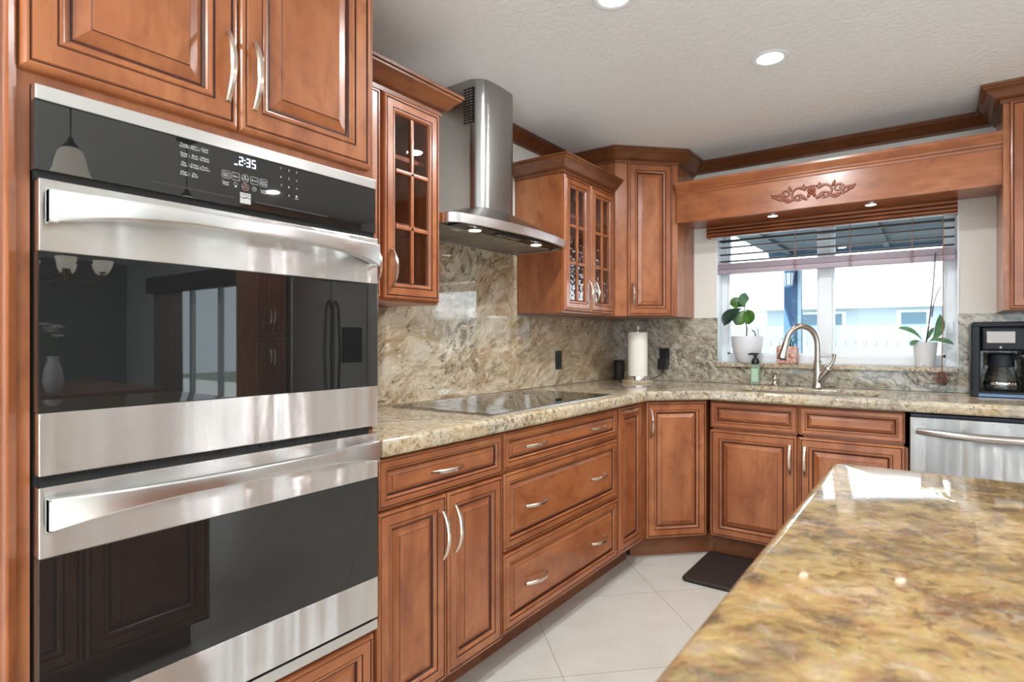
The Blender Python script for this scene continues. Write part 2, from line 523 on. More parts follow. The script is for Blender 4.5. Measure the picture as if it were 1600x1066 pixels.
def tile_floor():
    t = NT('porcelain_tile')
    v = t.coords()
    sx = t.add('ShaderNodeSeparateXYZ'); t.set(sx, 0, v)
    X, Y = sx.outputs[0], sx.outputs[1]
    p = t.math('SUBTRACT', t.math('ADD', X, Y), 2.61 - 0.865*20)
    q = t.math('SUBTRACT', t.math('SUBTRACT', Y, X), 0.97 - 0.862*20)
    def line(a, s):
        fr = t.math('FRACT', t.math('DIVIDE', a, s))
        d = t.math('MINIMUM', fr, t.math('SUBTRACT', 1.0, fr))
        return t.math('LESS_THAN', d, 0.0032), t.math('FLOOR', t.math('DIVIDE', a, s))
    l1, i1 = line(p, 0.865); l2, i2 = line(q, 0.862)
    g = t.math('MAXIMUM', l1, l2)
    cv = t.add('ShaderNodeCombineXYZ'); t.set(cv, 0, i1); t.set(cv, 1, i2)
    wn = t.add('ShaderNodeTexWhiteNoise'); t.set(wn, 'Vector', cv.outputs[0])
    n = t.noise(v, 9, 5, 0.6)
    base = t.ramp(n, [(0.3, rgb(194, 189, 180)), (0.7, rgb(205, 201, 193))])
    base = t.mix(t.math('MULTIPLY', wn.outputs['Value'], 0.25), base, rgb(186, 181, 172)+(1,))
    c = t.mix(t.math('MULTIPLY', g, 0.8), base, rgb(144, 138, 130)+(1,))
    t.P(col=c, rough=0.28, spec=0.45)
    return t.m
M_TILE = tile_floor()

def leafmat(name, a, b):
    t = NT(name)
    n = t.noise(t.coords(), 18, 3, 0.5)
    return t.P(col=t.ramp(n, [(0.35, a), (0.65, b)]), rough=0.35, spec=0.4)
M_FIG = leafmat('fig_leaf', rgb(28, 66, 34), rgb(74, 120, 44))
M_FIGD = leafmat('fig_leaf_dark', rgb(24, 44, 40), rgb(40, 66, 50))
M_ORCHID = leafmat('orchid_leaf', rgb(64, 104, 76), rgb(110, 150, 104))
M_SPIDER = leafmat('spider_leaf', rgb(40, 92, 40), rgb(96, 160, 70))
M_STEM = flat('brown_stem', rgb(70, 52, 46), 0.6)
def terra():
    t = NT('mosaic_pot')
    v = t.voronoi(t.coords(), 60, out='Color')
    sx = t.add('ShaderNodeSeparateXYZ'); t.set(sx, 0, v)
    c = t.ramp(sx.outputs[0], [(0.2, rgb(176, 116, 100)), (0.5, rgb(228, 200, 186)), (0.8, rgb(206, 156, 144))])
    return t.P(col=c, rough=0.6)
M_MOSAIC = terra()
M_BLIND = flat('mauve_blind_wood', rgb(160, 146, 156), 0.4)
M_SLAT = flat('silhouette_blind_slat', rgb(40, 26, 22), 0.5)  # near-black colour paints the slats as silhouettes against the bright window
M_BLINDCORD = flat('blind_cord', rgb(150, 110, 96), 0.8)
M_PATIO = flat('patio_blue_paint', rgb(40, 76, 108), 0.7)
M_ROOFUNDER = flat('patio_roof_paint', rgb(44, 58, 68), 0.8)
M_FENCE = flat('weathered_fence_paint', rgb(98, 102, 106), 0.8)
M_HOUSE = flat('white_stucco', rgb(240, 240, 240), 0.8)
M_SHINGLE = flat('pale_roof', rgb(232, 234, 236), 0.8)
M_GRASSG = flat('lawn', rgb(120, 124, 110), 0.9)
M_PAVER = flat('patio_concrete', rgb(214, 212, 206), 0.8)
M_LANTGLASS = flat('lantern_glass', rgb(206, 214, 220), 0.2)
M_CURTAIN = flat('grey_curtain', rgb(120, 112, 106), 0.9)
M_FRIDGE = steel('fridge_steel', (0.75, 0.75, 0.75), 0.3, 0.25)
M_BRONZE = flat('bronze_metal', rgb(120, 100, 70), 0.35, 1.0)
M_SHADE = NT('lit_opal_glass').P(col=rgb(240, 232, 214), rough=0.3, emc=(1.0, 0.92, 0.78), ems=1.4)
M_PETAL = flat('white_petals', rgb(235, 230, 222), 0.6)
M_FLAPPER = flat('grey_vinyl', rgb(190, 192, 194), 0.5)
M_BOXBLUE = flat('blue_print', rgb(50, 74, 120), 0.5)

# ================================================================== THE ROOM
CZ = 2.365           # ceiling
BY = 3.86            # back wall plane
WX0, WX1, WZ0, WZ1 = 0.745, 1.998, 1.03, 1.95     # window opening
WALLT = 0.18
RX, RY = 9.6, -2.2   # far right wall, added glazed wall behind

struct('floor', B((-0.3, RY-0.2, -0.06), (RX+0.2, BY+WALLT, 0.0)), M_TILE)
struct('ceiling', B((-0.3, RY-0.2, CZ), (RX+0.2, BY+WALLT, CZ+0.15)), M_CEIL)
struct('wall_left', B((-0.15, RY, 0), (0.0, BY+WALLT, CZ)), M_WALL)
SLX0, SLX1, SLZ = 6.15, 8.45, 1.93        # sliding door opening in the same outside wall
bm = bmesh.new()
box(bm, (0, BY, 0), (WX0, BY+WALLT, CZ)); box(bm, (WX1, BY, 0), (4.75, BY+WALLT, CZ))
box(bm, (WX0, BY, 0), (WX1, BY+WALLT, WZ0)); box(bm, (WX0, BY, WZ1), (WX1, BY+WALLT, CZ))
struct('wall_back', bm, M_WALL)
bm = bmesh.new()
box(bm, (4.75, BY, 0), (SLX0, BY+WALLT, CZ)); box(bm, (SLX1, BY, 0), (RX, BY+WALLT, CZ)); box(bm, (SLX0, BY, SLZ), (SLX1, BY+WALLT, CZ))
struct('wall_living', bm, M_WALLG)
struct('wall_right', B((RX, RY, 0), (RX+0.15, BY+WALLT, CZ)), M_WALLD)
bm = bmesh.new()
PX0, PX1 = 0.9, 6.3
box(bm, (-0.15, RY-0.15, 0), (PX0, RY, CZ)); box(bm, (PX1, RY-0.15, 0), (RX, RY, CZ)); box(bm, (PX0, RY-0.15, 2.15), (PX1, RY, CZ))
struct('wall_rear', bm, M_WALL)

# kitchen window: white frame, two lights
def window_frame():
    y0, y1 = 3.965, 4.03
    t = thing('window_1', None, None, (0, 0, 0)); t['kind'] = 'structure'
    bm = bmesh.new()
    X0, X1, Z0, Z1 = WX0, WX1, 1.053, WZ1
    box(bm, (X0, y0, Z0), (X0+0.038, y1, Z1), bev=0.004); box(bm, (X1-0.054, y0, Z0), (X1, y1, Z1), bev=0.004)
    box(bm, (X0+0.037, y0+0.001, Z0), (X1-0.053, y1-0.001, Z0+0.05), bev=0.004); box(bm, (X0+0.037, y0+0.001, Z1-0.05), (X1-0.053, y1-0.001, Z1), bev=0.004)
    box(bm, (1.325, y0-0.006, Z0+0.045), (1.395, y1, Z1-0.045), bev=0.004)
    # inner sash lips
    for a, b in ((X0+0.038, 1.325), (1.395, X1-0.054)):
        box(bm, (a, y0+0.02, Z0+0.05), (a+0.012, y1-0.01, Z1-0.05)); box(bm, (b-0.012, y0+0.02, Z0+0.05), (b, y1-0.01, Z1-0.05))
        box(bm, (a, y0+0.02, Z0+0.05), (b, y1-0.01, Z0+0.062)); box(bm, (a, y0+0.02, Z1-0.062), (b, y1-0.01, Z1-0.05))
    obj('window_frame', bm, M_WHITE, t)
    for a, b in ((X0+0.05, 1.313), (1.407, X1-0.066)):
        obj('window_pane', B((a, 4.0, Z0+0.062), (b, 4.004, Z1-0.062)), M_PANE, t)
    bm = bmesh.new(); box(bm, (X1-0.05, y0-0.012, 1.23), (X1-0.02, y0, 1.30), bev=0.004); obj('window_latch', bm, M_WHITE, t)
    # painted reveal
    bm = bmesh.new()
    box(bm, (X0-0.002, BY-0.004, Z0), (X0+0.006, y0, Z1)); box(bm, (X1-0.006, BY-0.004, Z0), (X1+0.002, y0, Z1)); box(bm, (X0, BY-0.004, Z1-0.006), (X1, y0, Z1))
    obj('window_jamb', bm, M_WHITE, t)
window_frame()

# sliding patio door of the living area, glazed wall added behind the camera to let sun in
def glazed(name, x0, x1, z1, yin, n, sgn):
    t = thing(name, None, None); t['kind'] = 'structure'
    bm = bmesh.new(); w = 0.05
    ya, yb = sorted((yin, yin+sgn*0.06))
    box(bm, (x0, ya, 0.0), (x1, yb, 0.04)); box(bm, (x0, ya, z1-w), (x1, yb, z1))
    for i in range(n+1):
        x = x0 + (x1-x0-w)*i/n; box(bm, (x, ya, 0.04), (x+w, yb, z1-w))
    obj('door_frame', bm, M_WHITE, t)
    for i in range(n):
        a = x0+(x1-x0-w)*i/n+w; b = x0+(x1-x0-w)*(i+1)/n
        obj('door_pane', B((a, (ya+yb)/2-0.003, 0.04), (b, (ya+yb)/2+0.003, z1-w)), M_PANE, t)
glazed('door_1', SLX0, SLX1, SLZ, BY+0.05, 3, 1)
glazed('door_added', PX0, PX1, 2.15, RY-0.05, 4, -1)  # unseen glazing, added so sunlit floor brightens the ceiling

# ceiling crown along the two walls of the kitchen
CROWN = [(0, 0), (0.010, 0), (0.010, 0.016), (0.016, 0.020), (0.024, 0.022), (0.032, 0.030), (0.046, 0.048), (0.060, 0.060), (0.066, 0.064), (0.066, 0.072), (0.074, 0.074), (0.074, 0.085), (0, 0.085)]
def crown_prof(z0, h, out):
    return [(o*out/0.074, z0+z*h/0.085) for o, z in CROWN]
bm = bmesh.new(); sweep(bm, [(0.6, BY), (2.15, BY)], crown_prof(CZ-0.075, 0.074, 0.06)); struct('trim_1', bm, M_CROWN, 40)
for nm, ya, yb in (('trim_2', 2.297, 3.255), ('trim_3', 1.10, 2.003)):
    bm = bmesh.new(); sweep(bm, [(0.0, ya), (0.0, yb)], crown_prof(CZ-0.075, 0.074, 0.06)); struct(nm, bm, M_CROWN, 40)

# ================================================================== CABINETRY
# local frame of every cabinet: x to the right, -y towards the viewer, z up; carcass front at y=0, doors 20 mm proud
def door_prof(s=1.0, th=0.02):
    P = [(0, 0, 0), (0, .55, 0), (.0015, .72, 0), (.005, .92, 0), (.009, 1, 0), (.0125, .97, 0), (.0145, .80, 1), (.0165, .80, 1), (.0185, .95, 0),
         (.052, .95, 0), (.0535, .80, 1), (.0555, .80, 1), (.0575, .93, 0), (.0615, .93, 0), (.0655, .80, 0), (.0675, .78, 0), (.0705, .62, 0), (.0725, .58, 1), (.0755, .36, 1), (.0785, .34, 1),
         (.0805, .42, 0), (.104, .80, 0), (.1055, .90, 1), (.108, .93, 0)]
    return [(i*s, o*th, m) for i, o, m in P]

def bow_handle(parent, x, z, L=0.15, vert=True, y0=-0.02, mat=None, label=None):
    """flat bow pull: two feet and a curved tapering strap"""
    bm = bmesh.new()
    n = 18; pts = []; W = []
    for i in range(n+1):
        u = -1+2*i/n
        d = 0.004 + 0.026*(1-abs(u)**2.2)
        pts.append((u*L/2, d)); W.append(0.0055+0.0022*(1-u*u))
    def P(a, b, out):
        return (x+b, y0-out, z+a) if vert else (x+a, y0-out, z+b)
    rows = []
    for (a, d), w in zip(pts, W):
        rows.append([bm.verts.new(P(a, -w, d)), bm.verts.new(P(a, -w*0.6, d+0.004)), bm.verts.new(P(a, w*0.6, d+0.004)), bm.verts.new(P(a, w, d))])
    for r, q in zip(rows, rows[1:]):
        for k in range(4): bm.faces.new((r[k], r[(k+1) % 4], q[(k+1) % 4], q[k]))
    bm.faces.new(rows[0]); bm.faces.new(rows[-1][::-1])
    for s in (-1, 1):
        a = s*(L/2-0.004)
        lo = P(a-0.004, -0.005, -0.001); hi = P(a+0.004, 0.005, 0.008)
        box(bm, tuple(min(p, q) for p, q in zip(lo, hi)), tuple(max(p, q) for p, q in zip(lo, hi)), bev=0.001)
    return obj('handle', bm, mat or M_NICKEL, parent, 35)

def raised_door(parent, name, x0, x1, z0, z1, s=1.0, grain='z', label=None):
    bm = bmesh.new()
    rings_panel(bm, x0, x1, z0, z1, door_prof(s))
    return obj(name, bm, [M_WOOD if grain == 'z' else M_WOODH, M_GLAZE], parent, 24, label=label)

def glass_door(parent, x0, x1, z0, z1, gx0, gx1, gz0, gz1, pane):
    """frame with moulded edges, 2 x 3 lights"""
    bm = bmesh.new()
    th = 0.02
    w = gx0-x0
    prof = [(0, 0, 0), (0, .55, 0), (.0015, .72, 0), (.005, .92, 0), (.009, 1, 0), (.0125, .97, 0), (.0145, .80, 1), (.0165, .80, 1), (.0185, .95, 0),
            (w-.020, .95, 0), (w-.0185, .82, 1), (w-.0165, .82, 1), (w-.0145, .92, 0), (w-.010, .9, 0), (w-.004, .6, 0), (w, .5, 1), (w, 0, 0)]
    rings_panel(bm, x0, x1, z0, z1, [(i, o*th, m) for i, o, m in prof], cap=False)
    # drop the solid back face
    bm.faces.ensure_lookup_table()
    big = [f for f in bm.faces if len(f.verts) == 4 and all(abs(v.co.y) < 1e-6 for v in f.verts)]
    bmesh.ops.delete(bm, geom=big, context='FACES')
    # muntins follow the real opening
    mw = 0.0075; X0, X1, Z0, Z1 = x0+w, x1-w, z0+w, z1-w
    def bar(a0, b0, a1, b1):
        box(bm, (a0, -0.015, b0), (a1, -0.004, b1), bev=0.003)
    bar((X0+X1)/2-mw, Z0, (X0+X1)/2+mw, Z1)
    for k in (1, 2):
        zz = Z0+(Z1-Z0)*k/3; bar(X0, zz-mw, X1, zz+mw)
    d = obj('door', bm, [M_WOOD, M_GLAZE], parent, 24)
    obj('pane', B((X0-0.004, -0.0062, Z0-0.004), (X1+0.004, -0.0032, Z1+0.004)), pane, d)
    return d

L90 = PI/2
FX = 0.615     # carcass front of the left base run (door faces at 0.635)

# ---- tall oven cabinet, x_local = y_world - 0.31
T = thing('tall_oven_cabinet', 'tall cherry wood cabinet that houses the double oven, with two doors above it', 'cabinet', (FX, 0.31, 0), L90)
bm = bmesh.new()
W = 0.788
box(bm, (-0.0, 0.0, 0.10), (0.022, 0.60, CZ-0.005)); box(bm, (W-0.018, 0.0, 0.10), (W, 0.60, CZ-0.005))
box(bm, (0.022, 0.0, 1.645), (W-0.018, 0.60, 1.675)); box(bm, (0.022, 0.0, CZ-0.05), (W-0.018, 0.60, CZ-0.005)); box(bm, (0.022, 0.0, 0.385), (W-0.018, 0.60, 0.398)); box(bm, (0.022, 0.0, 0.10), (W-0.018, 0.60, 0.125))
box(bm, (0.022, 0.58, 0.10), (W-0.018, 0.60, CZ-0.005))
obj('body', bm, [M_WOOD], T)
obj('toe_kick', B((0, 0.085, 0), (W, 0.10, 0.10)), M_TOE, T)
d = raised_door(T, 'door', 0.004, 0.389, 1.668, 2.33); bow_handle(d, 0.362, 1.80, 0.155)
d = raised_door(T, 'door', 0.392, 0.768, 1.668, 2.33); bow_handle(d, 0.424, 1.80, 0.155)
d = raised_door(T, 'drawer', 0.012, 0.778, 0.135, 0.385, 0.75, 'x'); bow_handle(d, 0.39, 0.27, 0.15, False)
# fluted pilaster left of the oven
bm = bmesh.new()
prof = []
xs0, xs1 = -0.125, 0.0
prof = [(xs0, 0.05), (xs0, -0.022)]
for k in range(4):
    c = xs0+0.022+k*0.027
    for i in range(9):
        a = PI*i/8; prof.append((c-0.010*math.cos(a), -0.022+0.008*math.sin(a)))
prof += [(xs1-0.012, -0.022), (xs1-0.006, -0.018), (xs1, -0.014), (xs1, 0.05)]
prism(bm, prof, 0.0, CZ-0.004)
obj('pilaster', bm, M_WOOD, T, 40)

# ---- base cabinets of the left run (y_world = loc.y + x_local)
def base_carcass(T, W, D=0.60, mat=None, top=0.868):
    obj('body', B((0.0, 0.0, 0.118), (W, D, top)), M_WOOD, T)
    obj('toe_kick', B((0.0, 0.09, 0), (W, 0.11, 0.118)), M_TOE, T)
T = thing('base_cabinet', 'cherry base cabinet beside the ovens with one drawer above two doors', 'cabinet', (FX, 1.10, 0), L90)
base_carcass(T, 0.588)
d = raised_door(T, 'drawer', 0.003, 0.582, 0.718, 0.862, 0.50, 'x'); bow_handle(d, 0.286, 0.790, 0.15, False)
d = raised_door(T, 'door', 0.001, 0.2865, 0.122, 0.711, 0.80); bow_handle(d, 0.264, 0.584, 0.155)
d = raised_door(T, 'door', 0.2905, 0.582, 0.122, 0.711, 0.80); bow_handle(d, 0.324, 0.590, 0.155)

T = thing('base_cabinet', 'wide cherry base cabinet with three stacked drawers below the black cooktop', 'cabinet', (FX, 1.688, 0), L90)
base_carcass(T, 0.947)
for z0, z1, s in ((0.725, 0.862, 0.50), (0.430, 0.712, 0.60), (0.136, 0.418, 0.60)):
    d = raised_door(T, 'drawer', 0.004, 0.936, z0, z1, s, 'x')
    zz = (z0+z1)/2 + (0.002 if s < 0.55 else -0.003)
    bow_handle(d, 0.21, zz, 0.155, False); bow_handle(d, 0.735, zz, 0.155, False)

T = thing('base_cabinet', 'narrow cherry pull-out base cabinet between the wide drawers and the angled corner', 'cabinet', (FX, 2.635, 0), L90)
base_carcass(T, 0.325)
d = raised_door(T, 'door', 0.014, 0.288, 0.138, 0.860, 0.80); bow_handle(d, 0.152, 0.838, 0.15, False, y0=-0.019)

# corner base cabinet, diagonal front: door face on y - x = 2.365
s2 = math.sqrt(0.5)
T = thing('corner_base_cabinet', 'angled cherry corner base cabinet with a single tall door', 'cabinet', (0.6105, 3.0037, 0), PI/4)
bm = bmesh.new()
def loc45(px, py):
    dx, dy = px-0.6105, py-3.0037
    return (dx*s2+dy*s2, -dx*s2+dy*s2)
prism(bm, [(px-0.6105, py-3.0037) for px, py in ((0.6105, 3.0037), (0.8655, 3.2587), (0.8655, 3.835), (0.03, 3.835), (0.03, 2.97), (0.6105, 2.97))], 0.118, 0.868)
obj('body', bm, M_WOOD, T).rotation_euler = (0, 0, -PI/4)
bm = bmesh.new(); a = loc45(0.525, 3.008); b = loc45(0.856, 3.332)
c = loc45(0.884, 3.332); e = loc45(0.884, 3.35)
prism(bm, [a, b, c, e, (b[0]-0.004, b[1]+0.02), (a[0], a[1]+0.02)], 0, 0.118)
obj('toe_kick', bm, M_TOE, T)
d = raised_door(T, 'door', 0.004, 0.356, 0.118, 0.862, 0.86); bow_handle(d, 0.030, 0.743, 0.155)

# sink base on the back wall; carcass front y = 3.265
BYF = 3.265
T = thing('sink_base_cabinet', 'cherry sink base cabinet with two false drawer fronts above two doors', 'cabinet', (0.885, BYF, 0), 0)
bm = bmesh.new(); w = 0.91
box(bm, (0, 0, 0.118), (0.018, 0.57, 0.868)); box(bm, (w-0.018, 0, 0.118), (w, 0.57, 0.868)); box(bm, (0, 0, 0.118), (w, 0.57, 0.136)); box(bm, (0, 0, 0.70), (w, 0.018, 0.868)); box(bm, (0.44, 0, 0.118), (0.47, 0.018, 0.72)); box(bm, (0, 0.56, 0.118), (w, 0.57, 0.868))
obj('body', bm, M_WOOD, T)
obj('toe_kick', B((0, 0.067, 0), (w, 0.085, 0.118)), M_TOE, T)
raised_door(T, 'drawer_front', 0.007, 0.447, 0.718, 0.862, 0.52, 'x'); raised_door(T, 'drawer_front', 0.453, 0.899, 0.718, 0.862, 0.52, 'x')
d = raised_door(T, 'door', 0.007, 0.442, 0.122, 0.707, 0.88); bow_handle(d, 0.412, 0.588, 0.15)
d = raised_door(T, 'door', 0.450, 0.899, 0.122, 0.707, 0.88); bow_handle(d, 0.481, 0.588, 0.15)
T = thing('base_cabinet', 'plain cherry base cabinet at the end of the sink run past the dishwasher', 'cabinet', (2.405, BYF, 0), 0)
base_carcass(T, 0.60, 0.57)
d = raised_door(T, 'drawer', 0.005, 0.595, 0.718, 0.862, 0.52, 'x'); bow_handle(d, 0.3, 0.79, 0.15, False)
d = raised_door(T, 'door', 0.005, 0.595, 0.122, 0.707, 0.88); bow_handle(d, 0.04, 0.588, 0.15)

# ---- wall cabinets
def open_carcass(T, W, D, z0, z1):
    """hollow box with two shelves, seen through the glass"""
    bm = bmesh.new(); t = 0.018
    box(bm, (0, 0, z0), (t, D, z1)); box(bm, (W-t, 0, z0), (W, D, z1)); box(bm, (t, 0, z0), (W-t, D, z0+t)); box(bm, (t, 0, z1-t), (W-t, D, z1)); box(bm, (t, D-0.008, z0+t), (W-t, D, z1-t))
    box(bm, (t, 0, z1-0.05), (W-t, 0.018, z1-t)); box(bm, (W/2-0.02, 0, z0+t), (W/2+0.02, 0.016, z1-t))
    obj('body', bm, [M_WOOD], T)
    for k in (1, 2):
        zz = z0+(z1-z0)*k/3+0.03
        obj('shelf', B((t, 0.03, zz), (W-t, D-0.01, zz+0.016)), M_WOODIN, T)

UZ0, UZ1 = 1.345, 2.095
UF = 0.305
T = thing('wall_cabinet', 'glass-fronted cherry wall cabinet between the tall ovens and the range hood', 'cabinet', (UF, 1.10, 0), L90)
open_carcass(T, 0.595, 0.30, UZ0-0.008, UZ1)
for x0, x1, hx in ((0.005, 0.288, 0.258), (0.300, 0.587, 0.334)):
    d = glass_door(T, x0, x1, UZ0, 2.078, x0+0.062, x1-0.062, UZ0+0.066, 2.012, M_CABGLASS)
    bow_handle(d, hx, 1.455, 0.14)
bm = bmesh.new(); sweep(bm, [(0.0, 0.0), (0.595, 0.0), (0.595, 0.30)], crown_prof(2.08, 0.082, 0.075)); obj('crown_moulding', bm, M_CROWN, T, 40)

T = thing('wall_cabinet', 'glass-fronted cherry wall cabinet between the range hood and the corner', 'cabinet', (UF, 2.643, 0), L90)
open_carcass(T, 0.600, 0.30, UZ0, UZ1)
for x0, x1, hx in ((0.003, 0.287, 0.252), (0.291, 0.582, 0.330)):
    d = glass_door(T, x0, x1, UZ0+0.008, 2.075, x0+0.062, x1-0.062, UZ0+0.07, 2.008, M_CABGLASS2)
    bow_handle(d, hx, 1.470, 0.13)
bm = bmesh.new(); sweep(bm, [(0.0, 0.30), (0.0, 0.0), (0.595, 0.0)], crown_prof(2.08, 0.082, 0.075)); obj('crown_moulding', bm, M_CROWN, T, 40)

# corner wall cabinet: door face on y - x = 2.93
T = thing('corner_wall_cabinet', 'tall angled cherry corner wall cabinet with one raised-panel door', 'cabinet', (0.312, 3.262, 0), PI/4)
def locc(px, py):
    dx, dy = px-0.312, py-3.262
    return (dx*s2+dy*s2, -dx*s2+dy*s2)
bm = bmesh.new()
cp = [(0.0, 3.262), (0.312, 3.262), (0.598, 3.548), (0.598, BY), (0.0, BY)]
prism(bm, [(px-0.312, py-3.262) for px, py in cp], UZ0, CZ-0.02)
obj('body', bm, M_WOOD, T).rotation_euler = (0, 0, -PI/4)
d = raised_door(T, 'door', 0.076, 0.366, UZ0+0.002, 2.286, 0.86); bow_handle(d, 0.104, 1.480, 0.14)
bm = bmesh.new(); sweep(bm, [locc(*p) for p in cp[:4]], crown_prof(CZ-0.082, 0.080, 0.085)); obj('crown_moulding', bm, M_CROWN, T, 40)

# right wall cabinet
T = thing('wall_cabinet', 'tall cherry wall cabinet right of the window, above the coffee maker', 'cabinet', (2.150, 3.50, 0), 0)
obj('body', B((0, 0, 1.337), (0.85, BY-3.50, CZ-0.02)), M_WOOD, T)
d = raised_door(T, 'door', 0.022, 0.420, 1.340, 2.286, 0.9); bow_handle(d, 0.39, 1.47, 0.14)
d = raised_door(T, 'door', 0.424, 0.830, 1.340, 2.286, 0.9); bow_handle(d, 0.455, 1.47, 0.14)
bm = bmesh.new(); sweep(bm, [(0.0, 0.36), (0.0, 0.0), (0.85, 0.0)], crown_prof(CZ-0.082, 0.080, 0.085)); obj('crown_moulding', bm, M_CROWN, T, 40)

# ---- carved valance over the window, front at y = 3.53
T = thing('window_valance', 'cherry wood valance board with a carved scroll spanning above the sink window', 'valance', (0.598, 3.53, 0), 0)
VW = 1.552
bm = bmesh.new(); box(bm, (0, 0, 1.922), (VW, 0.02, 2.115), bev=0.002)
obj('front_board', bm, M_WOODH, T)
bm = bmesh.new(); box(bm, (0, 0.02, 1.934), (VW, BY-3.53, 1.952)); obj('soffit', bm, M_WOODH, T)
bm = bmesh.new()
vp = [(0, 2.092), (0.004, 2.092), (0.006, 2.096), (0.006, 2.104), (0.010, 2.107), (0.014, 2.112), (0.014, 2.118), (0.018, 2.122), (0.026, 2.134), (0.034, 2.148), (0.036, 2.152), (0.036, 2.163), (-0.02, 2.163), (-0.02, 2.115), (0, 2.115)]
sweep(bm, [(0, 0), (VW, 0)], vp); obj('crown_moulding', bm, M_WOODH, T, 40)
# carving: scrolls and leaves, mirrored about the centre
bm = bmesh.new()
ccx, ccz = 1.352-0.598, 2.000
def scroll(cx, cz, r0, r1, a0, a1, rad, flip=1, n=26):
    pts = []; rr = []
    for i in range(n+1):
        u = i/n; a = math.radians(a0+(a1-a0)*u); r = r0+(r1-r0)*u
        pts.append((ccx+flip*(cx+r*math.cos(a)), -0.003, ccz+cz+r*math.sin(a))); rr.append(rad*1.35*(1-0.4*u))
    tube(bm, pts, rr, 6)
def lobe(cx, cz, L, ang, w, flip=1):
    pts = []; rr = []
    for i in range(9):
        u = i/8; pts.append((ccx+flip*(cx+L*u*math.cos(math.radians(ang+25*u))), -0.003, ccz+cz+L*u*math.sin(math.radians(ang+25*u)))); rr.append(max(0.0008, 1.3*w*math.sin(PI*min(1, u*0.9+0.1))))
    tube(bm, pts, rr, 6, squash=((0, 1, 0), 0.7))
for f in (-1, 1):
    scroll(0.062, 0.0, 0.036, 0.034, 150, -110, 0.0052, f); scroll(0.068, -0.018, 0.018, 0.005, 200, -220, 0.0045, f)
    scroll(0.128, 0.008, 0.026, 0.006, -40, 420, 0.0050, f); scroll(0.118, -0.012, 0.030, 0.022, 170, 330, 0.0048, f)
    scroll(0.162, -0.004, 0.024, 0.010, 250, 20, 0.0042, f)
    lobe(0.020, -0.036, 0.05, 25, 0.007, f); lobe(0.020, 0.036, 0.045, -30, 0.007, f)
    lobe(0.095, 0.020, 0.04, 40, 0.006, f); lobe(0.100, -0.025, 0.045, -10, 0.006, f)
    lobe(0.150, 0.010, 0.045, -20, 0.006, f); lobe(0.170, -0.008, 0.048, 12, 0.0065, f); lobe(0.150, -0.020, 0.04, 5, 0.005, f)
    lobe(0.012, 0.0, 0.028, 75, 0.007, f); lobe(0.012, 0.0, 0.028, -95, 0.007, f); lobe(0.034, 0.026, 0.03, 60, 0.005, f)
lathe(bm, [(0.0, -0.006), (0.006, -0.005), (0.010, 0.0)], (ccx, -0.002, ccz), 12, axis='y')
for k in range(5):
    lobe(0.0, 0.012, 0.032, 50+20*k-12, 0.0055, 1)
obj('carved_scroll', bm, flat('carved_wood', rgb(134, 70, 46), 0.4), T, 50)
for x in (1.119, 1.615):
    tl = thing('puck_light', 'small round lit puck light under the valance above the %s' % ('faucet' if x < 1.3 else 'orchid end of the window'), 'light', (x, 3.70, 1.934))
    bm = bmesh.new(); lathe(bm, [(0.026, 0.0), (0.036, 0.0), (0.036, -0.004), (0.030, -0.006), (0.026, -0.004), (0.026, 0.0)], n=28); obj('ring', bm, M_CHROME, tl, 40)
    bm = bmesh.new(); lathe(bm, [(0.0, -0.003), (0.026, -0.003), (0.026, -0.001), (0.0, -0.001)], n=24); obj('lens', bm, M_PUCK, tl)
    ld = bpy.data.lights.new('puck_glow', 'SPOT'); ld.energy = 2.0; ld.spot_size = math.radians(120); ld.spot_blend = 0.6; ld.shadow_soft_size = 0.025; ld.color = (1, 0.86, 0.7)
    lo = bpy.data.objects.new('puck_glow', ld); link(lo, tl); lo.location = (0, 0, -0.01)

# ================================================================== APPLIANCES
# ---- double wall oven, local frame of the tall cabinet (x = y_world - 0.31, front at negative y)
OV = thing('double_wall_oven', 'stainless steel double wall oven with black glass doors in the tall cabinet', 'oven', (FX, 0.31, 0), L90)
OX0, OX1 = 0.022, 0.778
obj('oven_body', B((OX0+0.004, -0.006, 0.40), (OX1-0.012, 0.55, 1.640)), M_RECESS, OV)
bm = bmesh.new(); box(bm, (OX0, -0.026, 1.6155), (OX1, -0.004, 1.6415), bev=0.002)
obj('top_trim', bm, M_STEELB, OV, 40)
bm = bmesh.new(); box(bm, (OX0, -0.024, 1.494), (OX1, -0.004, 1.6155), bev=0.0015)
CP = obj('control_panel', bm, M_BLKGLASS, OV)
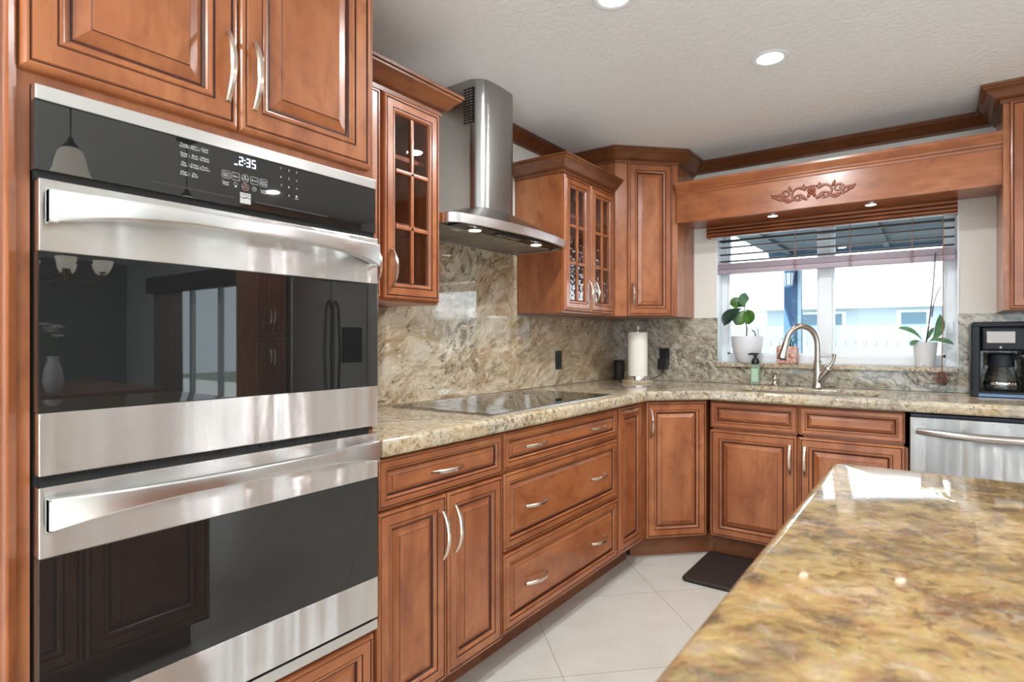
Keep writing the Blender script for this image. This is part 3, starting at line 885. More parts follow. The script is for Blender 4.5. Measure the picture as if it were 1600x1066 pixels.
# lettering and symbols printed on the control panel
YT = -0.0243
def TM(x, z): return Matrix.Translation((x, YT, z)) @ Matrix.Rotation(PI/2, 4, 'X')
bm = bmesh.new()
S = 0.0062
for r, row in enumerate((('Temp\nSet/Off', 'Add 1\nMinute', 'Cook\nTime'), ('Delay\nStart', 'Slow\nCook', 'Warm\n& Hold'), ('Pre\nHeat', 'Cakes\nBreads', 'Conv\nConvert'), ('Meat\nProbe', 'Pan\nBroil'))):
    for c, w in enumerate(row):
        text_into(bm, w, S, TM((0.2688, 0.2904, 0.3113)[c], 1.6003-0.019*r))
        if c: box(bm, ((0.2795, 0.3010)[c-1]-0.0002, YT-0.0002, 1.597-0.019*r), ((0.2795, 0.3010)[c-1]+0.0002, YT, 1.603-0.019*r))
obj('function_lettering', bm, M_PRINT, CP); bm = bmesh.new()
def outline(x, z, w, h, r, t=0.0006):
    o = [(a+x, b+z) for a, b in rrect(-w/2, w/2, -h/2, h/2, r, 5)]
    i = [(a+x, b+z) for a, b in rrect(-w/2+t, w/2-t, -h/2+t, h/2-t, max(0.0005, r-t), 5)]
    n = len(o)
    vo = [bm.verts.new((a, YT, b)) for a, b in o]; vi = [bm.verts.new((a, YT, b)) for a, b in i]
    for k in range(n):
        j = (k+1) % n; bm.faces.new((vo[k], vo[j], vi[j], vi[k]))
for x, w in ((0.357, 'Conv\nBake'), (0.3786, 'Bake'), (0.4223, 'Broil'), (0.4446, 'Conv\nRoast')):
    outline(x, 1.5612, 0.0186, 0.0165, 0.003); text_into(bm, w, S, TM(x, 1.5612))
outline(0.4007, 1.5621, 0.0165, 0.0165, 0.0082); text_into(bm, 'START', S*0.8, TM(0.4007, 1.5600))
bm.faces.new([bm.verts.new((0.4007+a, YT, 1.5652+b)) for a, b in ((-0.0018, -0.0018), (0.0022, 0), (-0.0018, 0.0018))])
text_into(bm, 'Upper\nOven', S, TM(0.3563, 1.5419)); text_into(bm, 'Lower\nOven', S, TM(0.4458, 1.541))
obj('mode_lettering', bm, M_PRINT, CP); bm = bmesh.new()
for k, (x, z) in enumerate(((0.4882, 1.6055), (0.5102, 1.6050), (0.531, 1.6050), (0.4885, 1.5848), (0.5102, 1.5850), (0.531, 1.585), (0.4901, 1.5652), (0.5102, 1.5652), (0.531, 1.5655), (0.5102, 1.545))):
    text_into(bm, str((k+1) % 10), S*1.15, TM(x, z))
text_into(bm, 'Lock', S*0.8, TM(0.531, 1.5415)); outline(0.531, 1.5468, 0.0045, 0.0042, 0.001, 0.0012)
obj('keypad_lettering', bm, M_PRINT, CP); bm = bmesh.new()
# bulb and clock symbols
outline(0.3786, 1.5445, 0.0075, 0.0080, 0.0036); box(bm, (0.3770, YT-0.0002, 1.5375), (0.3802, YT, 1.5402))
obj('lamp_symbol', bm, M_PRINT, CP); bm = bmesh.new()
outline(0.4223, 1.5421, 0.0100, 0.0100, 0.005); box(bm, (0.4219, YT-0.0002, 1.5418), (0.4227, YT, 1.5455)); box(bm, (0.4223, YT-0.0002, 1.5414), (0.4248, YT, 1.5422))
obj('clock_symbol', bm, M_PRINT, CP)
bm = bmesh.new(); outline(0.4009, 1.5428, 0.0165, 0.0165, 0.0082, 0.0008); text_into(bm, 'STOP', S*0.8, TM(0.4009, 1.5412)); outline(0.4009, 1.5464, 0.004, 0.003, 0.001, 0.0008)
obj('stop_symbol', bm, M_REDPRINT, CP, label='reddish stop symbol')
bm = bmesh.new()
box(bm, (0.2, YT-0.0002, 1.5118), (0.3765, YT, 1.5150)); box(bm, (0.4240, YT-0.0002, 1.5118), (0.62, YT, 1.5150))
obj('light_stripe', bm, flat('faint_stripe', (0.035, 0.035, 0.035), 0.4), CP)
# square emblem: pale plate, small word line and a dark swoosh
bm = bmesh.new(); box(bm, (0.3885, YT-0.0006, 1.5050), (0.4135, YT, 1.5288), bev=0.0004)
LG = obj('emblem', bm, flat('emblem_silver', (0.55, 0.54, 0.52), 0.35, 0.4), CP)
bm = bmesh.new()
M2 = Matrix.Translation((0.401, YT-0.0010, 1.5245)) @ Matrix.Rotation(PI/2, 4, 'X')
text_into(bm, 'KENMORE', 0.0046, M2)
up = []; dn = []
for i in range(13):
    u = i/12; x = 0.3890+0.024*u; z = 1.5195-0.0005*math.sin(u*PI*2)*4-0.004*u
    up.append(bm.verts.new((x, YT-0.0010, z+0.0007+0.0009*math.sin(PI*u)))); dn.append(bm.verts.new((x, YT-0.0010, z-0.0007)))
for i in range(12): bm.faces.new((up[i], up[i+1], dn[i+1], dn[i]))
obj('emblem_mark', bm, M_BLACK, CP)
# clock: seven-segment 2:35
bm = bmesh.new()
SEG = {'2': 'abged', '3': 'abgcd', '5': 'afgcd'}
def digit(ch, x, z, w=0.0095, h=0.0190, t=0.0022):
    def seg(x0, z0, x1, z1): box(bm, (x0, YT-0.0003, z0), (x1, YT, z1))
    g = 0.0006; sk = 0
    D = dict(a=(x+g, z+h-t, x+w-g, z+h), d=(x+g, z, x+w-g, z+t), g=(x+g, z+h/2-t/2, x+w-g, z+h/2+t/2), f=(x, z+h/2+g, x+t, z+h-g), e=(x, z+g, x+t, z+h/2-g), b=(x+w-t, z+h/2+g, x+w, z+h-g), c=(x+w-t, z+g, x+w, z+h/2-g))
    for s in SEG[ch]: seg(*D[s])
digit('2', 0.3862, 1.5885); digit('3', 0.4030, 1.5885); digit('5', 0.4162, 1.5885)
box(bm, (0.3985, YT-0.0003, 1.5935), (0.4008, YT, 1.5958)); box(bm, (0.3985, YT-0.0003, 1.6005), (0.4008, YT, 1.6028))
box(bm, (0.3755, YT-0.0003, 1.5870), (0.3830, YT, 1.5895))
obj('clock_display', bm, M_DIGIT, CP, label='glowing white clock digits')
obj('panel_gap', B((OX0+0.002, -0.020, 1.479), (OX1-0.002, -0.004, 1.494)), M_RECESS, OV)

def oven_door(z0, w0, w1, z1, hz1):
    """z0..z1 door, w0..w1 black window, hz1 top of the handle"""
    x0, x1 = OX0+0.003, OX1
    bm = bmesh.new()
    box(bm, (x0, -0.034, w1), (x1, -0.004, z1), bev=0.0025); box(bm, (x0, -0.034, z0), (x1, -0.004, w0), bev=0.0025)
    D = obj('oven_door', bm, M_STEEL, OV, 40)
    bm = bmesh.new(); box(bm, (x0, -0.0332, w0), (x1, -0.004, w1), bev=0.0012)
    obj('door_window', bm, M_BLKGLASS, D)
    # bowed handle: broad feet, narrow middle
    bm = bmesh.new(); n = 40; rows = []
    hx0, hx1 = x0+0.010, x1-0.008
    for i in range(n+1):
        u = -1+2*i/n; x = hx0+(hx1-hx0)*i/n
        k = abs(u)
        arch = 1-k**2.6
        d = 0.016+0.040*arch
        zb = hz1-0.060+0.026*min(1.0, (1-k**3.2)*1.05)
        zt = hz1 - 0.002*arch
        dep = min(0.014, d-0.001)
        yo = -0.034-d
        rows.append([(x, yo, zb+0.002), (x, yo-0.002, zb+0.006), (x, yo-0.002, zt-0.005), (x, yo, zt-0.001), (x, yo+dep, zt), (x, yo+dep, zb)])
    V = [[bm.verts.new(p) for p in r] for r in rows]
    for r, q in zip(V, V[1:]):
        for k in range(6):
            j = (k+1) % 6; bm.faces.new((r[k], r[j], q[j], q[k]))
    bm.faces.new(V[0]); bm.faces.new(V[-1][::-1])
    for xa, xb in ((hx0, hx0+0.014), (hx1-0.014, hx1)):
        box(bm, (xa, -0.052, hz1-0.058), (xb, -0.033, hz1-0.002))
    obj('handle', bm, M_STEELB, D, 30)
    return D
oven_door(0.964, 1.073, 1.353, 1.478, 1.460)
oven_door(0.437, 0.548, 0.822, 0.945, 0.927)
bm = bmesh.new()
box(bm, (OX0+0.01, -0.010, 0.944), (OX1-0.012, -0.002, 0.965))
for k in range(24):
    xx = OX0+0.02+k*0.031; box(bm, (xx, -0.012, 0.951), (xx+0.022, -0.009, 0.958))
obj('vent_strip', bm, M_BLACK, OV)
bm = bmesh.new(); box(bm, (OX0+0.002, -0.028, 0.401), (OX1+0.004, -0.004, 0.428), bev=0.002); obj('bottom_trim', bm, M_STEELB, OV, 40)
obj('lower_gap', B((OX0+0.006, -0.016, 0.428), (OX1-0.006, -0.004, 0.437)), M_RECESS, OV)

# ---- range hood, local x = y_world - 2.15, back at x_world 0
HD = thing('range_hood', 'stainless steel chimney range hood hung on the wall above the cooktop', 'range hood', (0.001, 2.150, 0), L90)
HW = 0.452
def canopy_front(x, d0=0.37, d1=0.425):
    """front distance from the wall at local x; rounded ends"""
    u = abs(x)/HW
    d = d0+(d1-d0)*(1-u*u)
    r = 0.055
    e = HW-abs(x)
    if e < r: d -= r-math.sqrt(max(0, r*r-(r-e)**2))
    return d
xs = [-HW+HW*2*i/60 for i in range(61)]
xs = [-HW, -HW+0.002, -HW+0.006, -HW+0.012, -HW+0.022, -HW+0.036]+[-HW+0.055+(2*HW-0.11)*i/30 for i in range(31)]+[HW-0.036, HW-0.022, HW-0.012, HW-0.006, HW-0.002, HW]
outer = [(x, -canopy_front(x)) for x in xs]
HB, HT = 1.664, 1.702
bm = bmesh.new()
lo = [bm.verts.new((x, y, HB)) for x, y in outer]; hi = [bm.verts.new((x, y, HT)) for x, y in outer]
inn = [(x*(HW-0.012)/HW, y+0.014) for x, y in outer]
li = [bm.verts.new((x, y, HB)) for x, y in inn]; lu = [bm.verts.new((x, y, HB+0.02)) for x, y in inn]
for i in range(len(xs)-1):
    bm.faces.new((lo[i], lo[i+1], hi[i+1], hi[i])); bm.faces.new((li[i], li[i+1], lo[i+1], lo[i])); bm.faces.new((lu[i], lu[i+1], li[i+1], li[i]))
for s in (0, -1):
    x = xs[s]; sg = 1 if s == -1 else -1
    b = [bm.verts.new((x, 0, HB)), bm.verts.new((x, 0, HT))]
    bm.faces.new((lo[s], b[0], b[1], hi[s]))
obj('rim', bm, M_STEELB, HD, 35)
# shallow pyramid rising to the chimney
bm = bmesh.new()
CW, CD, CHZ = 0.145, 0.262, 1.792
def chim(x, D=CD, rr=0.06):
    u = abs(x)/CW; d = D+0.012*(1-u*u); e = CW-abs(x)
    if e < rr: d -= rr-math.sqrt(max(0, rr*rr-(rr-e)**2))
    return d
top = []
for x, y in outer:
    xx = x/HW*CW*0.999
    top.append((xx, -chim(xx)))
hv = [bm.verts.new((x, y, HT)) for x, y in outer]; tv = [bm.verts.new((x, y, CHZ)) for x, y in top]
for i in range(len(xs)-1): bm.faces.new((hv[i], hv[i+1], tv[i+1], tv[i]))
b0 = bm.verts.new((-HW, 0, HT)); t0 = bm.verts.new((-CW, 0, CHZ)); b1 = bm.verts.new((HW, 0, HT)); t1 = bm.verts.new((CW, 0, CHZ))
bm.faces.new((b0, hv[0], tv[0], t0)); bm.faces.new((hv[-1], b1, t1, tv[-1]))
obj('canopy', bm, M_STEELV, HD, 40)
bm = bmesh.new()
pr = [(-CW, 0.0)]+[(x, y) for x, y in top]+[(CW, 0.0)]
prism(bm, pr, CHZ-0.004, CZ-0.001)
CHM = obj('chimney', bm, M_STEELV, HD, 40)
# vent slots high on the chimney side that faces the ovens
bm = bmesh.new()
for c in range(3):
    for r in range(13):
        y0 = -0.235+0.0+c*0.022; z0 = 2.170+r*0.0125
        box(bm, (-CW-0.0012, y0, z0), (-CW+0.001, y0+0.018, z0+0.0062))
obj('vent_slots', bm, M_RECESS, CHM)
# underside
obj('underside', B((-HW+0.02, -0.36, HB+0.012), (HW-0.02, -0.002, HB+0.018)), M_STEELV, HD)
for k in range(3):
    a = -0.43+k*0.289
    bm = bmesh.new()
    box(bm, (a, -0.262, HB+0.004), (a+0.282, -0.012, HB+0.012), bev=0.002)
    for j in range(11):
        box(bm, (a+0.012, -0.25+j*0.0215, HB+0.0025), (a+0.27, -0.25+j*0.0215+0.010, HB+0.0045))
    F = obj('grease_filter', bm, flat('filter_aluminium', (0.42, 0.40, 0.36), 0.4, 0.8), HD)
    obj('filter_latch', B((a+0.11, -0.262, HB+0.0005), (a+0.17, -0.235, HB+0.003)), M_STEELB, F)
bm = bmesh.new(); box(bm, (-0.43, -0.012, HB), (0.43, -0.001, HB+0.014)); obj('back_lip', bm, M_STEELB, HD)
obj('front_panel', B((-0.36, -0.352, HB+0.006), (0.40, -0.268, HB+0.012)), flat('hood_dark_panel', (0.05, 0.045, 0.04), 0.3, 0.6), HD)
for x in (-0.235, 0.235):
    bm = bmesh.new(); lathe(bm, [(0.0, 0.0), (0.027, 0.0), (0.030, 0.003), (0.034, 0.003), (0.034, 0.008)], (x, -0.312, HB-0.001), 24)
    hl = obj('hood_lamp', bm, [M_CHROME], HD, 40)
    bm = bmesh.new(); lathe(bm, [(0.0, -0.0015), (0.026, -0.0015), (0.026, 0.001), (0.0, 0.001)], (x, -0.312, HB-0.001), 24)
    obj('lens', bm, emit('hood_lens', (1, 0.9, 0.75), 5.0), hl)
bm = bmesh.new(); box(bm, (-0.10, -0.335, HB+0.002), (0.10, -0.300, HB+0.008))
ctl = obj('control_strip', bm, M_BLACK, HD)
for k in range(5):
    bm = bmesh.new(); box(bm, (-0.082+k*0.035, -0.328, HB), (-0.062+k*0.035, -0.310, HB+0.003)); obj('button', bm, M_STEELB, ctl)

# ================================================================== STONE
CT0, CT1 = 0.869, 0.922
o = slab('countertop', [(0.012, 1.102), (0.652, 1.102), (0.652, 2.968), (0.662, 2.988), (0.884, 3.210), (0.904, 3.220), (3.0, 3.220), (3.0, 3.848), (0.012, 3.848)],
     [rrect(0.975, 1.665, 3.33, 3.705, 0.05)], CT0, CT1, 0.014, M_COUNTER)
tag(o, 'L-shaped beige and gold granite countertop running from the ovens around the corner past the sink', 'countertop')
bm = bmesh.new()
box(bm, (0.001, 1.102, CT1+0.0005), (0.02, 3.838, 1.336)); box(bm, (0.001, 1.70, 1.336), (0.02, 2.638, 1.662))
o = obj('backsplash', bm, M_SPLASH); tag(o, 'polished swirling gold granite backsplash slab on the wall behind the cooktop', 'backsplash')
bm = bmesh.new()
box(bm, (0.002, 3.84, CT1+0.0005), (0.752, BY-0.001, 1.342)); box(bm, (0.752, 3.845, CT1+0.0005), (1.995, BY-0.001, 1.027)); box(bm, (1.995, 3.84, CT1+0.0005), (3.0, BY-0.001, 1.336))
o = obj('backsplash', bm, M_SPLASHB); tag(o, 'grey speckled granite backsplash slabs on the window wall under and beside the sill', 'backsplash')
bm = bmesh.new(); box(bm, (0.748, 3.828, 1.028), (1.996, 3.966, 1.053), bev=0.003)
o = obj('window_sill', bm, M_COUNTER, None, 40); o['kind'] = 'structure'

# ================================================================== COOKTOP, SINK, TAP
CK = thing('cooktop', 'black glass electric cooktop set into the granite counter under the hood', 'cooktop', (0.335, 2.155, CT1), L90)
bm = bmesh.new(); box(bm, (-0.490, -0.268, 0.0005), (0.490, 0.258, 0.0060), bev=0.0015); obj('steel_frame', bm, M_STEELB, CK)
bm = bmesh.new(); box(bm, (-0.484, -0.262, 0.004), (0.484, 0.252, 0.0072), bev=0.001); gt = obj('glass_top', bm, M_BLKGLASS, CK)
for x, y, r in ((-0.33, -0.12, 0.09), (-0.33, 0.12, 0.075), (0.0, 0.04, 0.12), (0.33, 0.12, 0.09), (0.33, -0.12, 0.075)):
    bm = bmesh.new()
    for rr in (r, r*0.62):
        lathe(bm, [(rr-0.001, 0.0073), (rr+0.001, 0.0073)], (x, y, 0), 48)
    obj('burner_ring', bm, flat('burner_print', (0.06, 0.06, 0.06), 0.4), gt)
bm = bmesh.new(); box(bm, (-0.03, -0.245, 0.0072), (0.05, -0.225, 0.0074))
obj('control_marks', bm, flat('cooktop_print', (0.1, 0.1, 0.1), 0.4), gt)

SK = thing('undermount_sink', 'stainless undermount kitchen sink cut into the counter below the window', 'sink', (1.32, 3.517, 0))
bm = bmesh.new()
def ring(x, y, z, r, n=6): return [bm.verts.new((a, b, z)) for a, b in rrect(-x, x, -y, y, r, n)]
rr_ = [ring(0.3435, 0.186, 0.896, 0.05), ring(0.341, 0.1835, 0.896, 0.05), ring(0.338, 0.180, 0.70, 0.05), ring(0.31, 0.152, 0.675, 0.05)]
for a, b in zip(rr_, rr_[1:]):
    n = len(a)
    for i in range(n): bm.faces.new((a[i], a[(i+1) % n], b[(i+1) % n], b[i]))
bm.faces.new(rr_[-1])
obj('basin', bm, M_BRNICK, SK, 40)
bm = bmesh.new(); lathe(bm, [(0.0, 0.0), (0.04, 0.001), (0.055, 0.004), (0.055, 0.0)], (0, 0, 0.675), 24); obj('drain', bm, M_CHROME, SK, 40)

FC = thing('kitchen_faucet', 'brushed nickel pull-down gooseneck faucet behind the sink', 'faucet', (1.352, 3.735, CT1))
bm = bmesh.new()
lathe(bm, [(0.0, 0.0), (0.032, 0.0), (0.033, 0.004), (0.029, 0.010), (0.0245, 0.03), (0.0225, 0.07), (0.0215, 0.10), (0.020, 0.148), (0.0208, 0.150), (0.0208, 0.156), (0.0185, 0.158), (0.0, 0.158)], n=28)
obj('body', bm, M_BRNICK, FC, 40)
bm = bmesh.new()
pts = [(0, 0, 0.15), (0, 0, 0.20), (0, 0, 0.235)]; rr = [0.0165]*3
R = 0.098; dirx, diry = -0.72, -0.69     # the spout swings forward and to the left
for i in range(1, 17):
    a = PI*i/16*0.93
    d = R*(1-math.cos(a)); pts.append((dirx*d, diry*d, 0.245+R*math.sin(a)*1.12)); rr.append(0.0165)
obj('spout', bm, M_BRNICK, FC) if False else None
tube(bm, pts, rr, 18); obj('spout', bm, M_BRNICK, FC, 50)
bm = bmesh.new()
e = Vector(pts[-1]); dd = (e-Vector(pts[-2])).normalized()
hp = [e-dd*0.004, e+dd*0.002, e+dd*0.004, e+dd*0.035, e+dd*0.06, e+dd*0.085, e+dd*0.100, e+dd*0.104]
tube(bm, hp, [0.0165, 0.0165, 0.0185, 0.0195, 0.022, 0.0265, 0.0285, 0.026], 20); obj('spray_head', bm, M_BRNICK, FC, 50)
bm = bmesh.new(); tube(bm, [e+dd*0.1035, e+dd*0.107], [0.023, 0.022], 20); obj('spray_face', bm, M_BLACK, FC, 50)
bm = bmesh.new()
tube(bm, [(0.0, 0, 0.03), (0.03, -0.005, 0.075), (0.052, -0.008, 0.108)], [0.023, 0.0235, 0.022], 18)
lathe(bm, [(0.0, 0.0), (0.022, 0.0), (0.0235, 0.004), (0.0205, 0.012), (0.0, 0.018)], (0.052, -0.008, 0.108), 18, M=Matrix.Rotation(math.radians(34), 3, 'Y'))
obj('valve', bm, M_BRNICK, FC, 45)
bm = bmesh.new()
tube(bm, [(0.055, -0.008, 0.115), (0.070, -0.009, 0.138), (0.080, -0.010, 0.158), (0.084, -0.010, 0.178), (0.086, -0.010, 0.198)], [0.013, 0.0095, 0.0085, 0.0095, 0.0115], 14)
obj('lever', bm, M_BRNICK, FC, 50)

SP = thing('soap_pump', 'small brushed nickel built-in soap pump beside the faucet', 'soap pump', (1.118, 3.765, CT1))
bm = bmesh.new(); lathe(bm, [(0.0, 0.0), (0.026, 0.0), (0.027, 0.005), (0.020, 0.012), (0.014, 0.022), (0.012, 0.030), (0.018, 0.036), (0.021, 0.044), (0.017, 0.052), (0.010, 0.058), (0.008, 0.066), (0.011, 0.070), (0.011, 0.078), (0.0, 0.082)], n=24); obj('base', bm, M_BRNICK, SP, 40)
bm = bmesh.new(); tube(bm, [(0, 0, 0.074), (0, -0.018, 0.075), (0, -0.030, 0.072)], [0.006, 0.005, 0.0045], 10); obj('nozzle', bm, M_BRNICK, SP, 50)

# ================================================================== ON THE COUNTER
def strip_leaf(bm, pts, widths, up=(0, 0, 1), fold=0.18, mi=0, across=4):
    """a leaf blade along pts; folded along its midrib"""
    pts = [Vector(p) for p in pts]; rows = []
    for i, p in enumerate(pts):
        t = (pts[min(i+1, len(pts)-1)]-pts[max(i-1, 0)]).normalized()
        s = t.cross(Vector(up))
        if s.length < 1e-4: s = Vector((1, 0, 0))
        s.normalize(); nrm = s.cross(t)
        row = []
        for k in range(across+1):
            u = -1+2*k/across
            row.append(bm.verts.new(p+s*u*widths[i]+nrm*abs(u)*widths[i]*fold))
        rows.append(row)
    for a, b in zip(rows, rows[1:]):
        for k in range(across):
            bm.faces.new((a[k], a[k+1], b[k+1], b[k])).material_index = mi

def bez(p0, p1, p2, n=10):
    p0, p1, p2 = Vector(p0), Vector(p1), Vector(p2)
    return [p0*(1-u)**2+p1*2*u*(1-u)+p2*u*u for u in [i/n for i in range(n+1)]]
def ovate(w, n=10, peak=0.6, stalk=0.06):
    out = []
    for i in range(n+1):
        u = i/n
        if u < stalk: out.append(w*0.06)
        else:
            v = (u-stalk)/(1-stalk)
            out.append(max(0.0008, w*math.sin(PI*v**(math.log(0.5)/math.log(peak)))**0.75))
    return out

# paper towels
PH = thing('paper_towel_holder', 'brushed metal paper towel holder with a round stone base on the corner counter', 'paper towel holder', (0.322, 3.575, CT1))
bm = bmesh.new(); lathe(bm, [(0, 0), (0.100, 0), (0.102, 0.004), (0.102, 0.012), (0.098, 0.016), (0, 0.016)], n=40); obj('base', bm, M_COUNTER, PH, 40)
bm = bmesh.new(); lathe(bm, [(0, 0.016), (0.074, 0.016), (0.076, 0.020), (0.073, 0.038), (0.070, 0.042), (0, 0.042)], n=40); obj('collar', bm, M_CHROME, PH, 40)
bm = bmesh.new(); lathe(bm, [(0.006, 0.04), (0.006, 0.332), (0.010, 0.335), (0.015, 0.362), (0.016, 0.366), (0.0, 0.368)], n=20); obj('rod', bm, M_CHROME, PH, 40)
o = thing('paper_towel_roll', 'white paper towel roll standing on the metal holder', 'paper towels', (0.322, 3.575, CT1+0.0425))
bm = bmesh.new(); lathe(bm, [(0.020, 0.0), (0.061, 0.0), (0.0625, 0.002), (0.0625, 0.282), (0.061, 0.284), (0.020, 0.284), (0.020, 0.0)], n=48)
obj('paper', bm, M_PAPER, o, 40)
bm = bmesh.new(); lathe(bm, [(0.0175, 0.001), (0.020, 0.001), (0.020, 0.285), (0.0175, 0.285), (0.0175, 0.001)], n=24)
obj('core', bm, flat('cardboard', rgb(170, 140, 105), 0.9), o, 40)

# outlets
def outlet(name, label, loc, rotz, plate, plug=False):
    t = thing(name, label, 'outlet', loc, rotz)
    bm = bmesh.new(); box(bm, (-0.035, -0.006, -0.057), (0.035, 0, 0.057), bev=0.002); obj('cover_plate', bm, plate, t)
    for zz in (-0.022, 0.022):
        bm = bmesh.new(); box(bm, (-0.017, -0.009, zz-0.015), (0.017, -0.004, zz+0.015), bev=0.002)
        s = obj('socket', bm, M_BLACK, t)
        bm = bmesh.new()
        for a in (-0.007, 0.006): box(bm, (a, -0.0095, zz-0.005), (a+0.002, -0.0088, zz+0.006))
        obj('slots', bm, M_RECESS, s)
    return t
outlet('wall_outlet', 'black wall outlet in the granite behind the cooktop', (0.0205, 3.075, 1.075), L90, M_BLACK)
outlet('wall_outlet', 'black wall outlet on the window wall with the charger plugged in', (0.402, 3.8395, 1.085), 0, M_BLACK)
CH = thing('plug_adapter', 'black power adapter plugged into the outlet right of the paper towels', 'charger', (0.405, 3.829, 1.032))
bm = bmesh.new(); box(bm, (-0.034, -0.045, -0.032), (0.032, 0.0, 0.040), bev=0.006); obj('adapter_body', bm, M_BLACK, CH, 40)
bm = bmesh.new(); tube(bm, bez((0.010, -0.030, -0.030), (0.0, -0.045, -0.075), (-0.06, -0.06, -0.095), 8)+bez((-0.06, -0.06, -0.095), (-0.12, -0.08, -0.107), (-0.17, -0.045, -0.1065), 8)[1:], 0.0028, 8); obj('cord', bm, M_BLACK, CH, 60)
SPK = thing('smart_speaker', 'small upright black speaker standing behind the paper towels in the corner', 'speaker', (0.098, 3.765, CT1))
bm = bmesh.new(); lathe(bm, [(0, 0), (0.034, 0), (0.037, 0.004), (0.037, 0.128), (0.033, 0.134), (0, 0.134)], n=32); obj('speaker_body', bm, M_BLKMATTE, SPK, 40)
bm = bmesh.new(); lathe(bm, [(0.030, 0.1342), (0.032, 0.1348), (0.0335, 0.1342)], n=32); obj('light_ring', bm, flat('ring_grey', (0.05, 0.06, 0.08), 0.3), SPK, 40)
bm = bmesh.new(); tube(bm, [(-0.03, 0.01, 0.006), (-0.055, 0.02, 0.004), (-0.075, 0.06, 0.004)], 0.003, 8); obj('power_cord', bm, M_BLACK, SPK, 50)

# narrow printed carton next to the ovens
CB = thing('foil_carton', 'narrow white and blue printed carton standing beside the ovens on the counter', 'carton', (0.482, 1.1225, CT1))
obj('carton', B((-0.030, -0.018, 0), (0.030, 0.018, 0.235), bev=0.0015), flat('carton_white', rgb(226, 226, 224), 0.5), CB)
bm = bmesh.new()
box(bm, (-0.0305, -0.0185, 0.125), (0.0305, 0.0185, 0.205)); 
obj('blue_band', bm, M_BOXBLUE, CB)
bm = bmesh.new()
box(bm, (-0.031, -0.019, 0.190), (0.031, 0.019, 0.199)); box(bm, (-0.031, -0.019, 0.155), (0.031, 0.019, 0.170)); box(bm, (-0.031, -0.019, 0.135), (0.031, 0.019, 0.141))
obj('white_stripes', bm, flat('stripe_white', rgb(200, 205, 212), 0.5), CB)
obj('dark_cap_band', B((-0.0308, -0.0188, 0.208), (0.0308, 0.0188, 0.228)), flat('navy_print', rgb(38, 40, 54), 0.5), CB)

# foaming soap
SB = thing('soap_bottle', 'green foaming hand soap bottle with a black pump left of the faucet', 'soap bottle', (1.000, 3.795, CT1))
bm = bmesh.new(); box(bm, (-0.027, -0.020, 0.0), (0.027, 0.020, 0.130), bev=0.010, seg=4); obj('bottle', bm, M_SOAPLIQ, SB, 50)
bm = bmesh.new(); box(bm, (-0.019, -0.0206, 0.02), (0.019, -0.0198, 0.100)); obj('bottle_label', bm, flat('label_green', rgb(176, 204, 178), 0.5), SB)
bm = bmesh.new(); lathe(bm, [(0.0, 0.127), (0.022, 0.127), (0.023, 0.131), (0.023, 0.150), (0.014, 0.162), (0.009, 0.167), (0.009, 0.184), (0.018, 0.186), (0.019, 0.195), (0.0, 0.198)], n=24)
tube(bm, [(-0.005, -0.005, 0.191), (-0.022, -0.022, 0.191), (-0.034, -0.032, 0.187)], [0.007, 0.006, 0.005], 10)
obj('pump', bm, M_BLACK, SB, 40)

# ---- plants on the sill
SZ = 1.0531
P1 = thing('potted_fig', 'fiddle-leaf fig in a white bowl-shaped pot at the left end of the sill', 'potted plant', (0.930, 3.882, SZ))
bm = bmesh.new(); lathe(bm, [(0, 0), (0.046, 0), (0.052, 0.004), (0.070, 0.030), (0.085, 0.070), (0.0925, 0.110), (0.095, 0.150), (0.095, 0.170), (0.090, 0.170), (0.090, 0.155), (0.0, 0.150)], n=40)
obj('pot', bm, M_CERAMIC, P1, 45)
bm = bmesh.new(); lathe(bm, [(0, 0.158), (0.05, 0.160), (0.0895, 0.156)], n=24); obj('soil', bm, M_SOIL, P1, 60)
bm = bmesh.new(); tube(bm, [(-0.005, 0, 0.155), (-0.003, 0, 0.22), (-0.012, 0, 0.29), (-0.015, 0, 0.345), (-0.010, 0, 0.37)], [0.005, 0.0045, 0.004, 0.0035, 0.002], 8)
tube(bm, bez((0.052, 0, 0.155), (0.05, 0, 0.20), (0.030, 0, 0.208), 8), 0.004, 7); tube(bm, [(0.066, 0, 0.155), (0.060, 0.01, 0.255)], 0.0016, 6)
obj('stem', bm, M_STEM, P1, 60)
for pts, w, m, up in (
    (bez((-0.012, 0, 0.345), (-0.030, -0.02, 0.40), (-0.004, -0.03, 0.445)), 0.034, M_ORCHID, (0.5, -0.8, 0)),
    (bez((-0.014, 0, 0.35), (-0.06, -0.01, 0.395), (-0.100, -0.02, 0.372)), 0.044, M_FIG, (0.1, -0.9, 0.45)),
    (bez((-0.014, 0, 0.345), (-0.09, -0.05, 0.345), (-0.122, -0.08, 0.235)), 0.044, M_FIGD, (0.3, -0.35, 0.9)),
    (bez((-0.012, 0, 0.34), (-0.03, -0.03, 0.30), (-0.062, -0.035, 0.238)), 0.047, M_FIG, (0.2, -0.95, 0.2)),
    (bez((-0.008, 0, 0.342), (0.025, -0.03, 0.31), (0.016, -0.035, 0.240)), 0.044, M_FIG, (-0.2, -0.95, 0.2))):
    bm = bmesh.new(); strip_leaf(bm, pts, ovate(w), up, 0.15); obj('leaf', bm, m, P1, 70)

